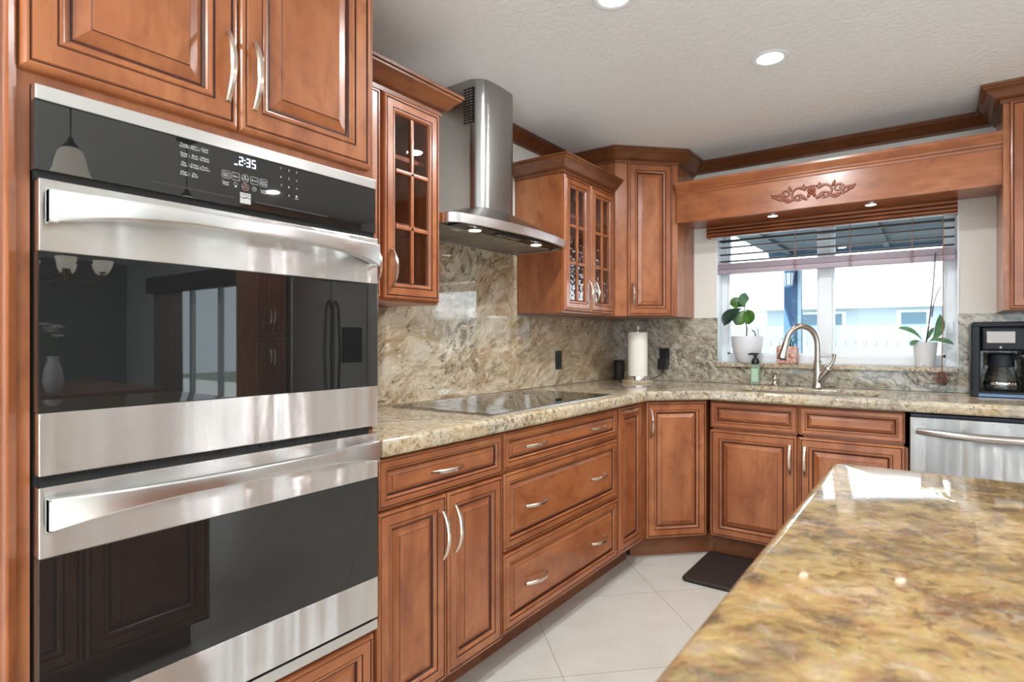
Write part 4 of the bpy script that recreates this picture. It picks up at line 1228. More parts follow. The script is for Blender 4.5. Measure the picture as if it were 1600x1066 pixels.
P2 = thing('potted_spider_plant', 'small spiky plant in a pink mosaic pot behind the faucet', 'potted plant', (1.166, 3.885, SZ))
bm = bmesh.new(); box(bm, (-0.056, -0.050, 0.0), (0.056, 0.050, 0.108), bev=0.010, seg=3); obj('pot', bm, M_MOSAIC, P2, 45)
obj('soil', B((-0.046, -0.040, 0.1075), (0.046, 0.040, 0.110)), M_SOIL, P2)
rnd = random.Random(3)
bm = bmesh.new()
for k in range(26):
    a = rnd.uniform(0, 2*PI); L = rnd.uniform(0.05, 0.085); h = rnd.uniform(0.02, 0.075)
    cx, cy = rnd.uniform(-0.02, 0.03), rnd.uniform(-0.02, 0.02)
    d = Vector((math.cos(a), math.sin(a)*0.6, 0))
    strip_leaf(bm, bez((cx, cy, 0.108), Vector((cx, cy, 0.108))+d*L*0.5+Vector((0, 0, h*1.3)), Vector((cx, cy, 0.108))+d*L+Vector((0, 0, h*0.7)), 6), [0.004*math.sin(PI*(0.15+0.85*i/6))+0.0006 for i in range(7)], (0, 0, 1), 0.3, 0, 2)
obj('leaves', bm, M_SPIDER, P2, 60)

P3 = thing('potted_orchid', 'leafy orchid without blooms in a tapered white pot at the right end of the sill', 'potted plant', (1.852, 3.893, SZ))
bm = bmesh.new(); lathe(bm, [(0, 0), (0.042, 0), (0.044, 0.003), (0.057, 0.130), (0.058, 0.134), (0.054, 0.134), (0.052, 0.122), (0, 0.118)], n=40); obj('pot', bm, NT('white_textured_pot').P(col=rgb(214, 212, 212), rough=0.55), P3, 45)
bm = bmesh.new()
box(bm, (-0.020, -0.0466, 0.006), (0.016, -0.0446, 0.018))
obj('pot_label', bm, flat('pot_tag', rgb(240, 240, 240), 0.5), P3)
bm = bmesh.new()
for k, (a, b) in enumerate(((-0.015, -0.010), (-0.007, 0.000), (0.002, 0.006), (0.0075, 0.012))): box(bm, (a, -0.0470, 0.0095), (b, -0.0466, 0.0145))
obj('tag_print', bm, flat('tag_dark', rgb(70, 66, 70), 0.5), P3)
bm = bmesh.new(); lathe(bm, [(0, 0.124), (0.052, 0.122)], n=24); obj('bark', bm, M_SOIL, P3)
for pts, w, up in (
    (bez((-0.002, 0, 0.13), (-0.05, -0.01, 0.215), (-0.125, -0.02, 0.212)), 0.015, (0, -0.75, 0.6)),
    (bez((0.004, 0, 0.13), (0.085, -0.01, 0.165), (0.066, -0.02, 0.285)), 0.024, (-0.4, -0.9, 0)),
    (bez((0.006, 0, 0.13), (0.055, -0.03, 0.165), (0.125, -0.04, 0.122)), 0.019, (0, -0.6, 0.8)),
    (bez((-0.004, 0, 0.13), (-0.045, -0.04, 0.155), (-0.062, -0.05, 0.112)), 0.016, (0, -0.5, 0.85)),
    (bez((0.0, 0, 0.13), (0.02, 0.01, 0.17), (0.040, 0.0, 0.215)), 0.012, (-0.5, -0.8, 0.1))):
    bm = bmesh.new(); strip_leaf(bm, pts, ovate(w, 10, 0.62, 0.1), up, 0.22); obj('leaf', bm, M_ORCHID, P3, 70)
bm = bmesh.new(); tube(bm, bez((0.004, 0, 0.125), (0.034, -0.035, 0.33), (0.046, -0.050, 0.61), 12), 0.0034, 7); tube(bm, bez((0.030, -0.026, 0.27), (0.040, -0.03, 0.38), (0.070, -0.045, 0.43), 8), 0.0030, 7)
obj('flower_stalk', bm, flat('stalk', rgb(62, 52, 70), 0.6), P3, 60)

# ---- coffee maker
M_CMBLK = NT('coffee_maker_black').P(col=(0.010, 0.012, 0.016), rough=0.42, spec=0.3)
CM = thing('coffee_maker', 'black drip coffee maker with a steel panel and glass carafe right of the window', 'coffee maker', (2.037, 3.615, CT1))
bm = bmesh.new()
box(bm, (0.0, 0.0, 0.0), (0.25, 0.205, 0.030), bev=0.006, seg=3)
box(bm, (0.0, 0.0, 0.02), (0.038, 0.205, 0.355), bev=0.010, seg=3); box(bm, (0.205, 0.05, 0.02), (0.25, 0.205, 0.355), bev=0.010, seg=3)
box(bm, (0.030, 0.14, 0.222), (0.215, 0.205, 0.350), bev=0.004)
obj('housing', bm, M_CMBLK, CM, 40)
bm = bmesh.new(); box(bm, (0.004, -0.002, 0.338), (0.25, 0.205, 0.364), bev=0.008, seg=3); obj('top_lid', bm, M_CMBLK, CM, 40)
bm = bmesh.new(); box(bm, (0.042, -0.004, 0.226), (0.203, 0.142, 0.338), bev=0.012, seg=3); HDm = obj('brew_head', bm, M_CMBLK, CM, 40)
bm = bmesh.new(); box(bm, (0.060, -0.0065, 0.262), (0.165, -0.002, 0.318), bev=0.002); obj('steel_panel', bm, steel('coffee_maker_steel', (0.42, 0.38, 0.36), 0.3, 0.5, 'z', 0.6), HDm)
bm = bmesh.new(); box(bm, (0.108, -0.006, 0.236), (0.116, -0.003, 0.247)); obj('indicator', bm, flat('indicator_grey', rgb(170, 170, 170), 0.4), HDm)
bm = bmesh.new(); box(bm, (0.030, -0.003, 0.004), (0.245, 0.0005, 0.018), bev=0.001); obj('base_trim', bm, flat('blue_grey_trim', rgb(96, 120, 150), 0.3, 0.3), CM)
bm = bmesh.new(); lathe(bm, [(0, 0.030), (0.062, 0.030), (0.064, 0.034), (0, 0.035)], (0.118, 0.068, 0), 32); obj('hot_plate', bm, M_BLKMATTE, CM, 40)
CF = thing('carafe', 'glass coffee carafe with a black collar and handle inside the coffee maker', 'carafe', (2.155, 3.683, CT1+0.0352))
bm = bmesh.new(); lathe(bm, [(0.0, 0.0), (0.058, 0.0), (0.066, 0.006), (0.067, 0.030), (0.060, 0.075), (0.048, 0.115), (0.046, 0.120), (0.044, 0.120), (0.046, 0.113), (0.058, 0.075), (0.0645, 0.030), (0.063, 0.008), (0.0, 0.003)], n=40); obj('glass_body', bm, M_CARAFE, CF, 50)
bm = bmesh.new(); lathe(bm, [(0.044, 0.112), (0.052, 0.114), (0.050, 0.150), (0.053, 0.168), (0.045, 0.176), (0.0, 0.178)], n=40); obj('collar_lid', bm, M_CMBLK, CF, 40)
bm = bmesh.new(); lathe(bm, [(0.0672, 0.026), (0.0680, 0.028), (0.0680, 0.036), (0.0668, 0.038)], n=40); obj('band', bm, M_CHROME, CF, 40)
bm = bmesh.new()
tube(bm, [(0.040, -0.02, 0.158), (0.075, -0.038, 0.165), (0.098, -0.050, 0.145), (0.104, -0.053, 0.105), (0.098, -0.050, 0.065), (0.088, -0.045, 0.050)], [0.012, 0.0135, 0.014, 0.0135, 0.0125, 0.010], 14); obj('handle', bm, M_CMBLK, CF, 50)
bm = bmesh.new(); tube(bm, [(0.077, -0.052, 0.168), (0.104, -0.068, 0.145), (0.110, -0.071, 0.105), (0.103, -0.066, 0.062)], 0.0045, 8); obj('handle_trim', bm, M_CHROME, CF, 50)

# ---- window blind
WB = thing('window_blind', 'raised mauve wood window blind with its slats gathered over the sink window', 'window blind', (1.37, 3.86, 1.60))
bm = bmesh.new()
VP = [(0.0, 0.255), (0.0, 0.330), (0.008, 0.330), (0.014, 0.326), (0.016, 0.318), (0.013, 0.312), (0.005, 0.309), (0.005, 0.307), (0.012, 0.304), (0.016, 0.297), (0.012, 0.290), (0.004, 0.287), (0.004, 0.285), (0.012, 0.282), (0.016, 0.275), (0.012, 0.268), (0.004, 0.265), (0.004, 0.263), (0.011, 0.261), (0.010, 0.255)]
fs = prism(bm, [(-0.045-a, b) for a, b in VP], -0.672, 0.622, axis='x')
for k, f in enumerate(fs[2:]):
    if k in (5, 6, 7, 10, 11, 12, 15, 16): f.material_index = 1
for s in (-0.672, 0.612): box(bm, (s, -0.046, 0.255), (s+0.01, -0.001, 0.330))
obj('valance', bm, [M_WOODH, M_GLAZE], WB, 30)
obj('headrail', B((-0.61, -0.002, 0.285), (0.612, 0.05, 0.328)), M_WHITE, WB)
for z, th in ((0.244, 0.008), (0.200, 0.002), (0.153, 0.002), (0.109, 0.002)):
    bm = bmesh.new(); prism(bm, [(0.012, z), (0.030, z+0.003), (0.062, z+0.001), (0.062, z-0.002-th), (0.030, z-th), (0.012, z-0.004-th)], -0.610, 0.612, axis='x'); obj('slat', bm, M_SLAT, WB, 40)
bm = bmesh.new()
for k in range(9):
    z = 0.092-0.0042*k; jx = 0.0015*(-1)**k
    box(bm, (-0.612+jx, 0.010+jx, z-0.0034), (0.612+jx, 0.062+jx, z))
obj('slat_stack', bm, M_BLIND, WB)
bm = bmesh.new(); box(bm, (-0.614, 0.006, 0.024), (0.614, 0.064, 0.053), bev=0.005); obj('bottom_rail', bm, M_BLIND, WB, 40)
for x in (-0.16, 0.13, 0.425):
    bm = bmesh.new()
    for dx in (-0.003, 0.003): tube(bm, [(x+dx, 0.010, 0.285), (x+dx, 0.007, 0.09), (x+dx, 0.003, 0.03), (x+dx, 0.02, 0.012)], 0.0010, 6)
    for k in range(5): tube(bm, bez((x-0.004, 0.004, 0.085-k*0.012), (x+0.022*(-1)**k, 0.002, 0.078-k*0.012), (x+0.004, 0.004, 0.07-k*0.012), 6), 0.0009, 5)
    obj('ladder_cord', bm, M_BLINDCORD, WB)
WC = thing('blind_pull_cord', 'tan blind pull cord with a knotted bundle hanging past the sill by the orchid', 'cord', (1.924, 3.815, 0.97))
bm = bmesh.new(); tube(bm, [(0.006, 0.030, 0.885), (0.006, 0.020, 0.65), (0.004, 0.0, 0.30), (0.0, -0.002, 0.06)], 0.0014, 6); tube(bm, [(0.010, 0.030, 0.885), (0.010, 0.020, 0.6), (0.006, 0.0, 0.25), (0.003, -0.002, 0.06)], 0.0012, 6)
obj('cord', bm, M_BLINDCORD, WC, 60)
bm = bmesh.new(); rnd = random.Random(5)
for k in range(7):
    a = rnd.uniform(-0.020, 0.020); b = rnd.uniform(-0.02, 0.02)
    pts = [(0, -0.003, 0.06), (a-0.012, -0.006, 0.045), (a-0.018, -0.008, 0.02), (b, -0.008, 0.005-rnd.uniform(0, 0.012)), (a+0.018, -0.008, 0.02), (a+0.010, -0.006, 0.045), (0.002, -0.003, 0.058)]
    tube(bm, pts, 0.0022, 6)
obj('cord_bundle', bm, flat('bundle_brown', rgb(112, 70, 58), 0.8), WC, 60)
bm = bmesh.new(); lathe(bm, [(0, 0), (0.005, 0.002), (0.007, 0.010), (0.005, 0.022), (0, 0.026)], (0.014, -0.006, -0.012), 12); obj('tassel', bm, flat('tassel_dark', rgb(60, 38, 32), 0.5), WC, 50)

# ---- dishwasher
DW = thing('dishwasher', 'stainless steel dishwasher with a curved bar handle right of the sink cabinet', 'dishwasher', (1.799, 3.265, 0))
obj('tub', B((0.003, 0.0, 0.10), (0.597, 0.56, 0.866)), M_RECESS, DW)
bm = bmesh.new(); box(bm, (0.002, -0.026, 0.125), (0.598, 0.0, 0.848), bev=0.006, seg=3); DD = obj('door', bm, steel('dishwasher_steel', (0.46, 0.455, 0.45), 0.20, 0.55, 'z', 0.8), DW, 40)
bm = bmesh.new(); box(bm, (0.006, -0.024, 0.8485), (0.594, -0.001, 0.862), bev=0.002); obj('control_edge', bm, flat('dark_steel_edge', (0.03, 0.035, 0.05), 0.25, 0.3), DW)
bm = bmesh.new()
pts = []; rr = []
for i in range(25):
    u = -1+2*i/24; pts.append((0.30+0.270*u, -0.030-0.052*(1-abs(u)**2.4), 0.785-0.006*(1-u*u))); rr.append(0.0135+0.004*(1-u*u))
tube(bm, pts, rr, 16)
for s in (-1, 1): tube(bm, [(0.30+0.268*s, -0.022, 0.785), (0.30+0.268*s, -0.034, 0.785)], 0.013, 14)
obj('handle', bm, M_BRNICK, DD, 50)
bm = bmesh.new()
for k in range(3): lathe(bm, [(0, -0.0266), (0.0016, -0.0266), (0.0016, -0.025)], (0.30+0.027*k, 0, 0.832), 10, axis='y')
obj('indicator_dots', bm, M_BLACK, DD)
obj('toe_panel', B((0.003, 0.05, 0.0), (0.597, 0.07, 0.10)), M_BLACK, DW)

# ---- floor mat
o = slab('floor_mat', rrect(0.87, 1.95, 2.845, 3.305, 0.03), [], 0.0005, 0.020, 0.008, flat('black_mat', rgb(42, 34, 32), 0.55))
tag(o, 'black cushioned floor mat on the tiles in front of the sink cabinet', 'mat')

# ---- island
o = slab('island_countertop', [(1.724, 0.26), (2.83, 0.26), (2.83, 1.553), (1.724, 1.553), (1.703, 1.544), (1.694, 1.523), (1.694, 0.29), (1.703, 0.269)], [], 0.868, 0.915, 0.020, M_ISLAND)
tag(o, 'polished brown and gold granite island top in the near foreground', 'countertop')
IS = thing('kitchen_island', 'cherry island cabinet with raised side panels under the brown granite top', 'island', (1.745, 1.18, 0), -PI/2)
bm = bmesh.new(); box(bm, (0, 0, 0.09), (0.86, 1.0, 0.868)); box(bm, (-0.32, 0.05, 0.79), (0.0, 0.09, 0.868)); box(bm, (-0.32, 0.90, 0.79), (0.0, 0.94, 0.868))
obj('body', bm, M_WOOD, IS)
obj('toe_kick', B((0.05, 0.05, 0), (0.81, 0.95, 0.09)), M_TOE, IS)
raised_door(IS, 'side_panel', 0.01, 0.425, 0.11, 0.85); raised_door(IS, 'side_panel', 0.432, 0.85, 0.11, 0.85)

# ---- recessed ceiling lights; the living-area ones are added to brighten the reflected room
DLS = [(1.342, 2.582, 'recessed ceiling downlight nearest the window, wholly in view above the sink run'), (1.007, 1.815, 'recessed ceiling downlight above the cooktop front edge, nearest the tall ovens in view'),
       (3.60, 2.62, 'recessed ceiling downlight reflected in the oven control panel'), (2.45, -0.9, 'recessed ceiling downlight between the island and the patio doors'),
       (0.95, -0.4, 'recessed ceiling downlight in front of the tall cabinets'), (3.7, 0.3, 'recessed ceiling downlight over the dining side of the island'), (5.6, -0.9, 'added recessed downlight brightening the living area by the patio doors'),
       (6.9, 0.6, 'added recessed downlight brightening the living area before the dining table'), (7.6, 2.9, 'added recessed downlight brightening the wall of the sliding door curtain'), (5.6, 3.0, 'added recessed downlight beside the pantry, brightening the living area'), (8.9, 1.0, 'added recessed downlight brightening the room by the dark far wall')]
for x, y, lb in DLS:
    t = thing('ceiling_downlight', lb, 'ceiling light', (x, y, CZ))
    bm = bmesh.new(); lathe(bm, [(0.048, -0.001), (0.060, -0.0045), (0.072, -0.004), (0.075, -0.0005), (0.075, 0.0), (0.048, 0.0)], n=40); obj('trim_ring', bm, M_WHITE, t, 50)
    bm = bmesh.new(); lathe(bm, [(0.0, -0.0030), (0.049, -0.0030), (0.049, -0.0012), (0.0, -0.0012)], n=32); obj('lens', bm, M_LAMP, t, 40)
    d = bpy.data.lights.new('downlight_glow', 'AREA'); d.shape = 'DISK'; d.size = 0.09; d.energy = LAMP_W; d.color = (0.95, 0.98, 1.0)
    l = bpy.data.objects.new('downlight_glow', d); link(l, t); l.location = (0, 0, -0.006)

# ================================================================== OUTSIDE THE WINDOW
bm = bmesh.new(); box(bm, (-14, BY+WALLT, -0.12), (22, 9.0, -0.04)); struct('patio_floor', bm, M_PAVER)
bm = bmesh.new(); box(bm, (-14, 9.0, -0.14), (22, 40, -0.06)); o = struct('lawn', bm, M_GRASSG)
PR = thing('patio_cover', 'blue-grey boarded patio roof with beams seen through the blind slats', 'patio roof', (0.43, 4.05, 0))
RZ = 2.17
bm = bmesh.new(); box(bm, (-0.05, 0.0, RZ), (6.2, 3.15, RZ+0.06)); obj('roof_boards', bm, M_ROOFUNDER, PR)
bm = bmesh.new(); box(bm, (-0.05, 2.97, RZ-0.04), (6.2, 3.09, RZ)); obj('front_beam', bm, flat('beam_paint', rgb(50, 72, 90), 0.8), PR)
bm = bmesh.new()
for k in range(7): 
    box(bm, (0.15+k*0.9, 0.0, RZ-0.03), (0.20+k*0.9, 2.96, RZ))
    obj('rafter', bm, M_ROOFUNDER, PR); bm = bmesh.new()
bm.free()
CO = thing('patio_post', 'bright blue square patio post outside the window', 'post', (0.630, 7.06, -0.04))
bm = bmesh.new(); box(bm, (-0.082, -0.08, 0), (0.082, 0.08, RZ-0.045), bev=0.006); obj('post', bm, M_PATIO, CO)
bm = bmesh.new(); box(bm, (0.060, -0.085, 0), (0.090, -0.06, RZ-0.045)); obj('post_trim', bm, flat('post_trim_paint', rgb(150, 176, 198), 0.7), CO)
LT = thing('porch_lantern', 'pale glass porch lantern mounted on the blue patio post', 'lantern', (0.615, 6.9755, 1.80))
bm = bmesh.new()
lathe(bm, [(0, 0.185), (0.012, 0.18), (0.02, 0.165), (0.052, 0.150), (0.062, 0.128), (0.058, 0.122), (0, 0.122)], (0, -0.07, 0), 6)
for a in range(6):
    c, s = math.cos(a*PI/3), math.sin(a*PI/3); tube(bm, [(0.052*c, -0.07+0.052*s, 0.125), (0.040*c, -0.07+0.040*s, -0.02)], 0.0045, 6)
lathe(bm, [(0, -0.03), (0.035, -0.025), (0.044, -0.018), (0.044, -0.010), (0, -0.010)], (0, -0.07, 0), 6)
tube(bm, [(0, -0.008, 0.10), (0, -0.03, 0.205), (0, -0.07, 0.185)], 0.008, 8); box(bm, (-0.03, -0.006, 0.03), (0.03, 0.004, 0.17))
obj('lantern_frame', bm, flat('lantern_blue_grey', rgb(70, 110, 150), 0.5), LT)
bm = bmesh.new(); lathe(bm, [(0, 0.122), (0.049, 0.122), (0.037, -0.010), (0, -0.010)], (0, -0.07, 0), 6); obj('lantern_glass', bm, M_LANTGLASS, LT)

FN = thing('picket_fence', 'long white board fence across the yard outside the window', 'fence', (-8, 11.6, -0.06))
bm = bmesh.new(); rnd = random.Random(11)
for k in range(118):
    x = k*0.152; h = 1.50+rnd.uniform(-0.035, 0.03)
    prism(bm, [(x, 0), (x+0.138, 0), (x+0.138, h-0.03), (x+0.118, h), (x+0.020, h), (x, h-0.03)], 0.0+rnd.uniform(0, 0.008), 0.022, axis='y')
obj('boards', bm, M_FENCE, FN)
for z in (0.3, 1.15): obj('rail', B((0, 0.022, z), (18, 0.06, z+0.09)), M_FENCE, FN)
NH = thing('neighbor_house', 'white neighbouring house with a low pale roof behind the fence', 'house', (1.2, 17.0, -0.06))
bm = bmesh.new(); box(bm, (-3.0, 0, 0), (16, 6, 2.35)); obj('wall', bm, flat('house_wall', rgb(186, 198, 212), 0.8), NH)
bm = bmesh.new(); prism(bm, [(-0.6, 2.05), (-0.6, 2.22), (3.2, 4.3), (6.6, 2.22), (6.6, 2.05)], -3.5, 16.5, axis='x'); obj('roof', bm, M_SHINGLE, NH)
for x0, x1, wm in ((0.05, 0.55, 0), (2.0, 3.9, 0), (4.0, 5.6, 1), (-2.2, -1.2, 0)):
    bm = bmesh.new(); box(bm, (x0-0.09, -0.03, 1.15), (x1+0.09, -0.001, 1.98)); f = obj('window', bm, M_WHITE, NH)
    bm = bmesh.new(); box(bm, (x0, -0.036, 1.22), (x1, -0.030, 1.92)); obj('window_glass', bm, flat('house_glass', rgb(92, 124, 146) if wm == 0 else rgb(170, 190, 196), 0.2), f)
# trees over the neighbour's roof
def tree(x, y, h, r, lb, seed):
    t = thing('tree', lb, 'tree', (x, y, -0.06), 0, None); rn = random.Random(seed)
    bm = bmesh.new(); tube(bm, [(0, 0, 0), (0.05, 0, h*0.35), (0.0, 0.1, h*0.6)], [0.2, 0.15, 0.1], 9); obj('trunk', bm, M_STEM, t, 60)
    bm = bmesh.new()
    for k in range(1400):
        while True:
            p = Vector((rn.uniform(-1, 1), rn.uniform(-1, 1), rn.uniform(-1, 1)))
            if 0.3 < p.length < 1: break
        c = Vector((p.x*r, p.y*r, h*0.72+p.z*r*0.62)); s = 0.16
        a = Vector((rn.uniform(-1, 1), rn.uniform(-1, 1), rn.uniform(-1, 1))).normalized()*s; b = a.orthogonal().normalized()*s*0.6
        bm.faces.new([bm.verts.new(c-a), bm.verts.new(c+b), bm.verts.new(c+a), bm.verts.new(c-b)])
    obj('crown', bm, leafmat('tree_leaf', rgb(120, 150, 70), rgb(176, 200, 110)), t)
tree(4.6, 27, 7.6, 2.2, 'leafy green tree above the neighbouring roof', 1)

# ================================================================== THE REST OF THE OPEN ROOM (mirrored in the ovens)
FR = thing('refrigerator', 'side-by-side steel refrigerator mirrored in the upper oven door', 'refrigerator', (4.02, 3.45, 0), -PI/2)
obj('cabinet_body', B((-0.40, 0.0, 0.02), (0.44, 0.68, 1.755)), M_BLACK, FR)
bm = bmesh.new(); box(bm, (0.025, -0.065, 0.06), (0.44, -0.003, 1.75), bev=0.012, seg=3); obj('door', bm, M_FRIDGE, FR, 40)
bm = bmesh.new(); box(bm, (-0.40, -0.065, 0.06), (0.015, -0.003, 1.75), bev=0.012, seg=3); dq = obj('door', bm, M_FRIDGE, FR, 40)
bm = bmesh.new(); box(bm, (-0.33, -0.069, 0.98), (-0.09, -0.06, 1.32), bev=0.004); obj('dispenser', bm, M_BLACK, dq, label='black water dispenser')
for s, x in ((1, 0.055), (-1, -0.02)):
    bm = bmesh.new(); tube(bm, [(x, -0.064, 0.62), (x, -0.105, 0.68), (x+0.012*s, -0.112, 1.1), (x, -0.105, 1.5), (x, -0.064, 1.56)], 0.013, 10); obj('handle', bm, M_BLACK, FR, 50)
obj('grille', B((-0.39, -0.03, 0.0), (0.43, 0.0, 0.055)), M_BLACK, FR)
PT = thing('pantry_cabinet', 'tall narrow cherry pantry cabinet next to the refrigerator', 'cabinet', (4.04, 3.0, 0), -PI/2)
obj('body', B((0.0, 0.0, 0.10), (0.28, 0.30, CZ-0.01)), M_WOOD, PT); obj('toe_kick', B((0.0, 0.08, 0.0), (0.28, 0.10, 0.10)), M_TOE, PT)
for z0, z1, hz in ((0.12, 1.22, 1.05), (1.235, 2.28, 1.40)):
    for x0, x1, hx in ((0.003, 0.138, 0.122), (0.142, 0.277, 0.158)):
        d = raised_door(PT, 'door', x0, x1, z0, z1, 0.5); bow_handle(d, hx, hz, 0.15)
SH = thing('cabinet_soffit', 'plain cherry panel above the refrigerator up to the ceiling', 'cabinet', (4.04, 3.45, 0), -PI/2)
obj('panel', B((-0.405, 0.0, 1.80), (0.445, 0.62, CZ-0.01)), M_WOOD, SH)

CN = thing('curtain_cornice', 'dark fabric cornice box over the sliding patio door', 'cornice', (7.3, BY, 1.98))
bm = bmesh.new(); box(bm, (-1.25, -0.16, -0.12), (1.25, 0.0, 0.10), bev=0.01); obj('box', bm, flat('cornice_fabric', rgb(58, 52, 50), 0.9), CN)
def curtain(x0, x1, lb):
    t = thing('curtain', lb, 'curtain', ((x0+x1)/2, BY-0.09, 0.02))
    bm = bmesh.new(); n = 60; w = x1-x0; rows = []
    for z in (0.0, 0.6, 1.3, 1.90):
        rows.append([bm.verts.new((-w/2+w*i/n, 0.028*math.sin(i/n*PI*13)*(1.15-z*0.2), z)) for i in range(n+1)])
    for a, b in zip(rows, rows[1:]):
        for i in range(n): bm.faces.new((a[i], a[i+1], b[i+1], b[i]))
    o = obj('fabric', bm, M_CURTAIN, t, 80)
    md = o.modifiers.new('thickness', 'SOLIDIFY'); md.thickness = 0.004
curtain(7.62, 8.45, 'gathered grey-brown curtain at the far side of the sliding door')
PM = thing('garden_palm', 'arching palm fronds outside the sliding door', 'palm', (6.4, 6.4, -0.06))
bm = bmesh.new(); tube(bm, [(0, 0, 0), (0.03, 0, 0.8), (0.0, 0, 1.5)], [0.14, 0.11, 0.09], 10); obj('trunk', bm, M_STEM, PM, 60)
bm = bmesh.new()
for k in range(11):
    a = k*2*PI/11; d = Vector((math.cos(a), math.sin(a), 0))
    sp = bez((0, 0, 1.5), d*0.6+Vector((0, 0, 2.4)), d*1.3+Vector((0, 0, 1.1)), 14)
    for i in range(2, 15):
        sd = Vector((-d.y, d.x, 0))
        for s in (-1, 1):
            e = sp[i]+sd*s*0.30*math.sin(PI*(i/15))+Vector((0, 0, -0.16))
            strip_leaf(bm, [sp[i], (sp[i]+e)/2+Vector((0, 0, 0.03)), e], [0.014, 0.016, 0.002], (0, 0, 1), 0.1, 0, 1)
obj('fronds', bm, leafmat('palm_leaf', rgb(140, 160, 90), rgb(190, 205, 130)), PM)

# pendant over the island
PD = thing('pendant_lamp', 'bell-shaped pale glass pendant lamp hung over the island, mirrored in the oven panel', 'pendant lamp', (2.42, 0.93, CZ))
bm = bmesh.new(); lathe(bm, [(0, 0), (0.055, 0), (0.055, -0.012), (0.02, -0.03), (0, -0.03)], n=24); obj('ceiling_rose', bm, M_BLACK, PD, 40)
bm = bmesh.new(); tube(bm, [(0, 0, -0.03), (0, 0, -0.30)], 0.003, 8); obj('cord', bm, M_BLACK, PD)
bm = bmesh.new(); lathe(bm, [(0, -0.285), (0.008, -0.288), (0.012, -0.305), (0.030, -0.328), (0.032, -0.338), (0, -0.338)], n=20); obj('socket_cap', bm, M_BLACK, PD, 40)
bm = bmesh.new(); lathe(bm, [(0.028, -0.332), (0.046, -0.350), (0.056, -0.385), (0.062, -0.420), (0.074, -0.450), (0.094, -0.470), (0.092, -0.471), (0.071, -0.453), (0.059, -0.421), (0.053, -0.386), (0.043, -0.353), (0.026, -0.336), (0.028, -0.332)], n=32); obj('lamp_shade', bm, M_SHADE, PD, 60)

pd2 = copy_tree(PD); pd2.location = (2.90, 1.64, CZ)
pd2['label'] = 'bell-shaped glass pendant lamp whose dark cord and ceiling rose mirror beside the oven buttons'
for q in (PD, pd2): q['group'] = 'pendant lamps over the island'
# chandelier over the dining table
CX, CY = 6.2, 2.05
DZ = 0.16
CDL = thing('chandelier', 'bronze chandelier with white glass shades mirrored in the upper oven door', 'chandelier', (CX, CY, CZ))
bm = bmesh.new(); lathe(bm, [(0, 0), (0.07, 0), (0.065, -0.02), (0.01, -0.03), (0.008, -0.12-DZ), (0.022, -0.14-DZ), (0.012, -0.17-DZ), (0.026, -0.21-DZ), (0.034, -0.26-DZ), (0.018, -0.30-DZ), (0.045, -0.36-DZ), (0.03, -0.42-DZ), (0.008, -0.45-DZ), (0.012, -0.47-DZ), (0, -0.48-DZ)], n=24); obj('body', bm, M_BRONZE, CDL, 50)
for k in range(6):
    a = k*PI/3+0.3; d = Vector((math.cos(a), math.sin(a), 0))
    bm = bmesh.new(); tube(bm, bez((0.03*d.x, 0.03*d.y, -0.36-DZ), d*0.16+Vector((0, 0, -0.52-DZ)), d*0.33+Vector((0, 0, -0.36-DZ)), 12), 0.008, 8); lathe(bm, [(0.0, -0.365), (0.03, -0.36), (0.034, -0.35), (0.0, -0.345)], (d.x*0.33, d.y*0.33, -DZ), 16); ar = obj('arm', bm, M_BRONZE, CDL, 60)
    bm = bmesh.new(); lathe(bm, [(0.02, -0.35), (0.05, -0.335), (0.075, -0.29), (0.085, -0.24), (0.083, -0.24), (0.072, -0.288), (0.048, -0.33), (0.02, -0.345), (0.02, -0.35)], (d.x*0.33, d.y*0.33, -DZ), 24); obj('lamp_shade', bm, M_SHADE, ar, 60)
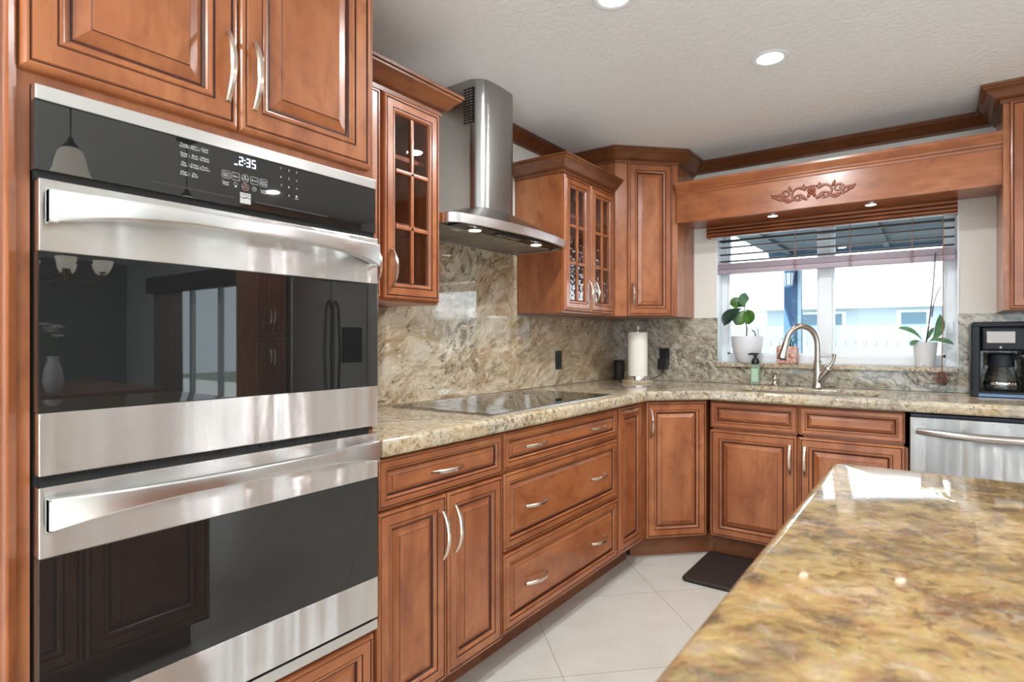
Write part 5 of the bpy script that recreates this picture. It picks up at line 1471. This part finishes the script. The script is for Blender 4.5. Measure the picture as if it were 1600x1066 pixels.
DT = thing('dining_table', 'dark dining table under the chandelier', 'table', (CX-0.2, CY-0.1, 0))
bm = bmesh.new(); box(bm, (-0.9, -0.55, 0.72), (0.9, 0.55, 0.76), bev=0.008); obj('table_top', bm, M_TOE, DT)
for sx in (-0.8, 0.8):
    for sy in (-0.45, 0.45): obj('leg', B((sx-0.035, sy-0.035, 0), (sx+0.035, sy+0.035, 0.72)), M_TOE, DT)
VZ = thing('flower_vase', 'vase of white flowers on the dining table', 'vase', (CX-0.75, CY-0.32, 0.76))
bm = bmesh.new(); lathe(bm, [(0, 0), (0.05, 0), (0.075, 0.08), (0.06, 0.2), (0.035, 0.27), (0.045, 0.30), (0.04, 0.30), (0.03, 0.27), (0, 0.25)], n=28); obj('vase', bm, M_CERAMIC, VZ, 50)
rnd = random.Random(9); bm = bmesh.new()
for k in range(9):
    a = rnd.uniform(0, 2*PI); r = rnd.uniform(0.02, 0.14); c = Vector((r*math.cos(a), r*math.sin(a), 0.50+rnd.uniform(-0.06, 0.1)))
    for j in range(10):
        b = j*2*PI/10; strip_leaf(bm, [c, c+Vector((math.cos(b)*0.03, math.sin(b)*0.03, 0.02)), c+Vector((math.cos(b)*0.055, math.sin(b)*0.055, 0.006))], [0.004, 0.018, 0.003], (0, 0, 1), 0.2, 0, 2)
obj('blooms', bm, M_PETAL, VZ, 60)
bm = bmesh.new()
for k in range(9):
    a = k*0.7; tube(bm, [(0, 0, 0.26), (0.05*math.cos(a), 0.05*math.sin(a), 0.40), (0.10*math.cos(a), 0.10*math.sin(a), 0.50)], 0.003, 5)
obj('stems', bm, M_SPIDER, VZ)

# repeats of a kind share a group
for o in list(COL.objects):
    if o.parent is None and 'category' in o and 'group' not in o:
        for key, g in (('ceiling_downlight', 'recessed ceiling lights'), ('puck_light', 'puck lights under the valance'), ('base_cabinet', 'cherry base cabinets'), ('wall_cabinet', 'cherry wall cabinets'), ('wall_outlet', 'black wall outlets'), ('potted_', 'plants on the window sill'), ('backsplash', 'granite backsplash slabs')):
            if o.name.startswith(key): o['group'] = g
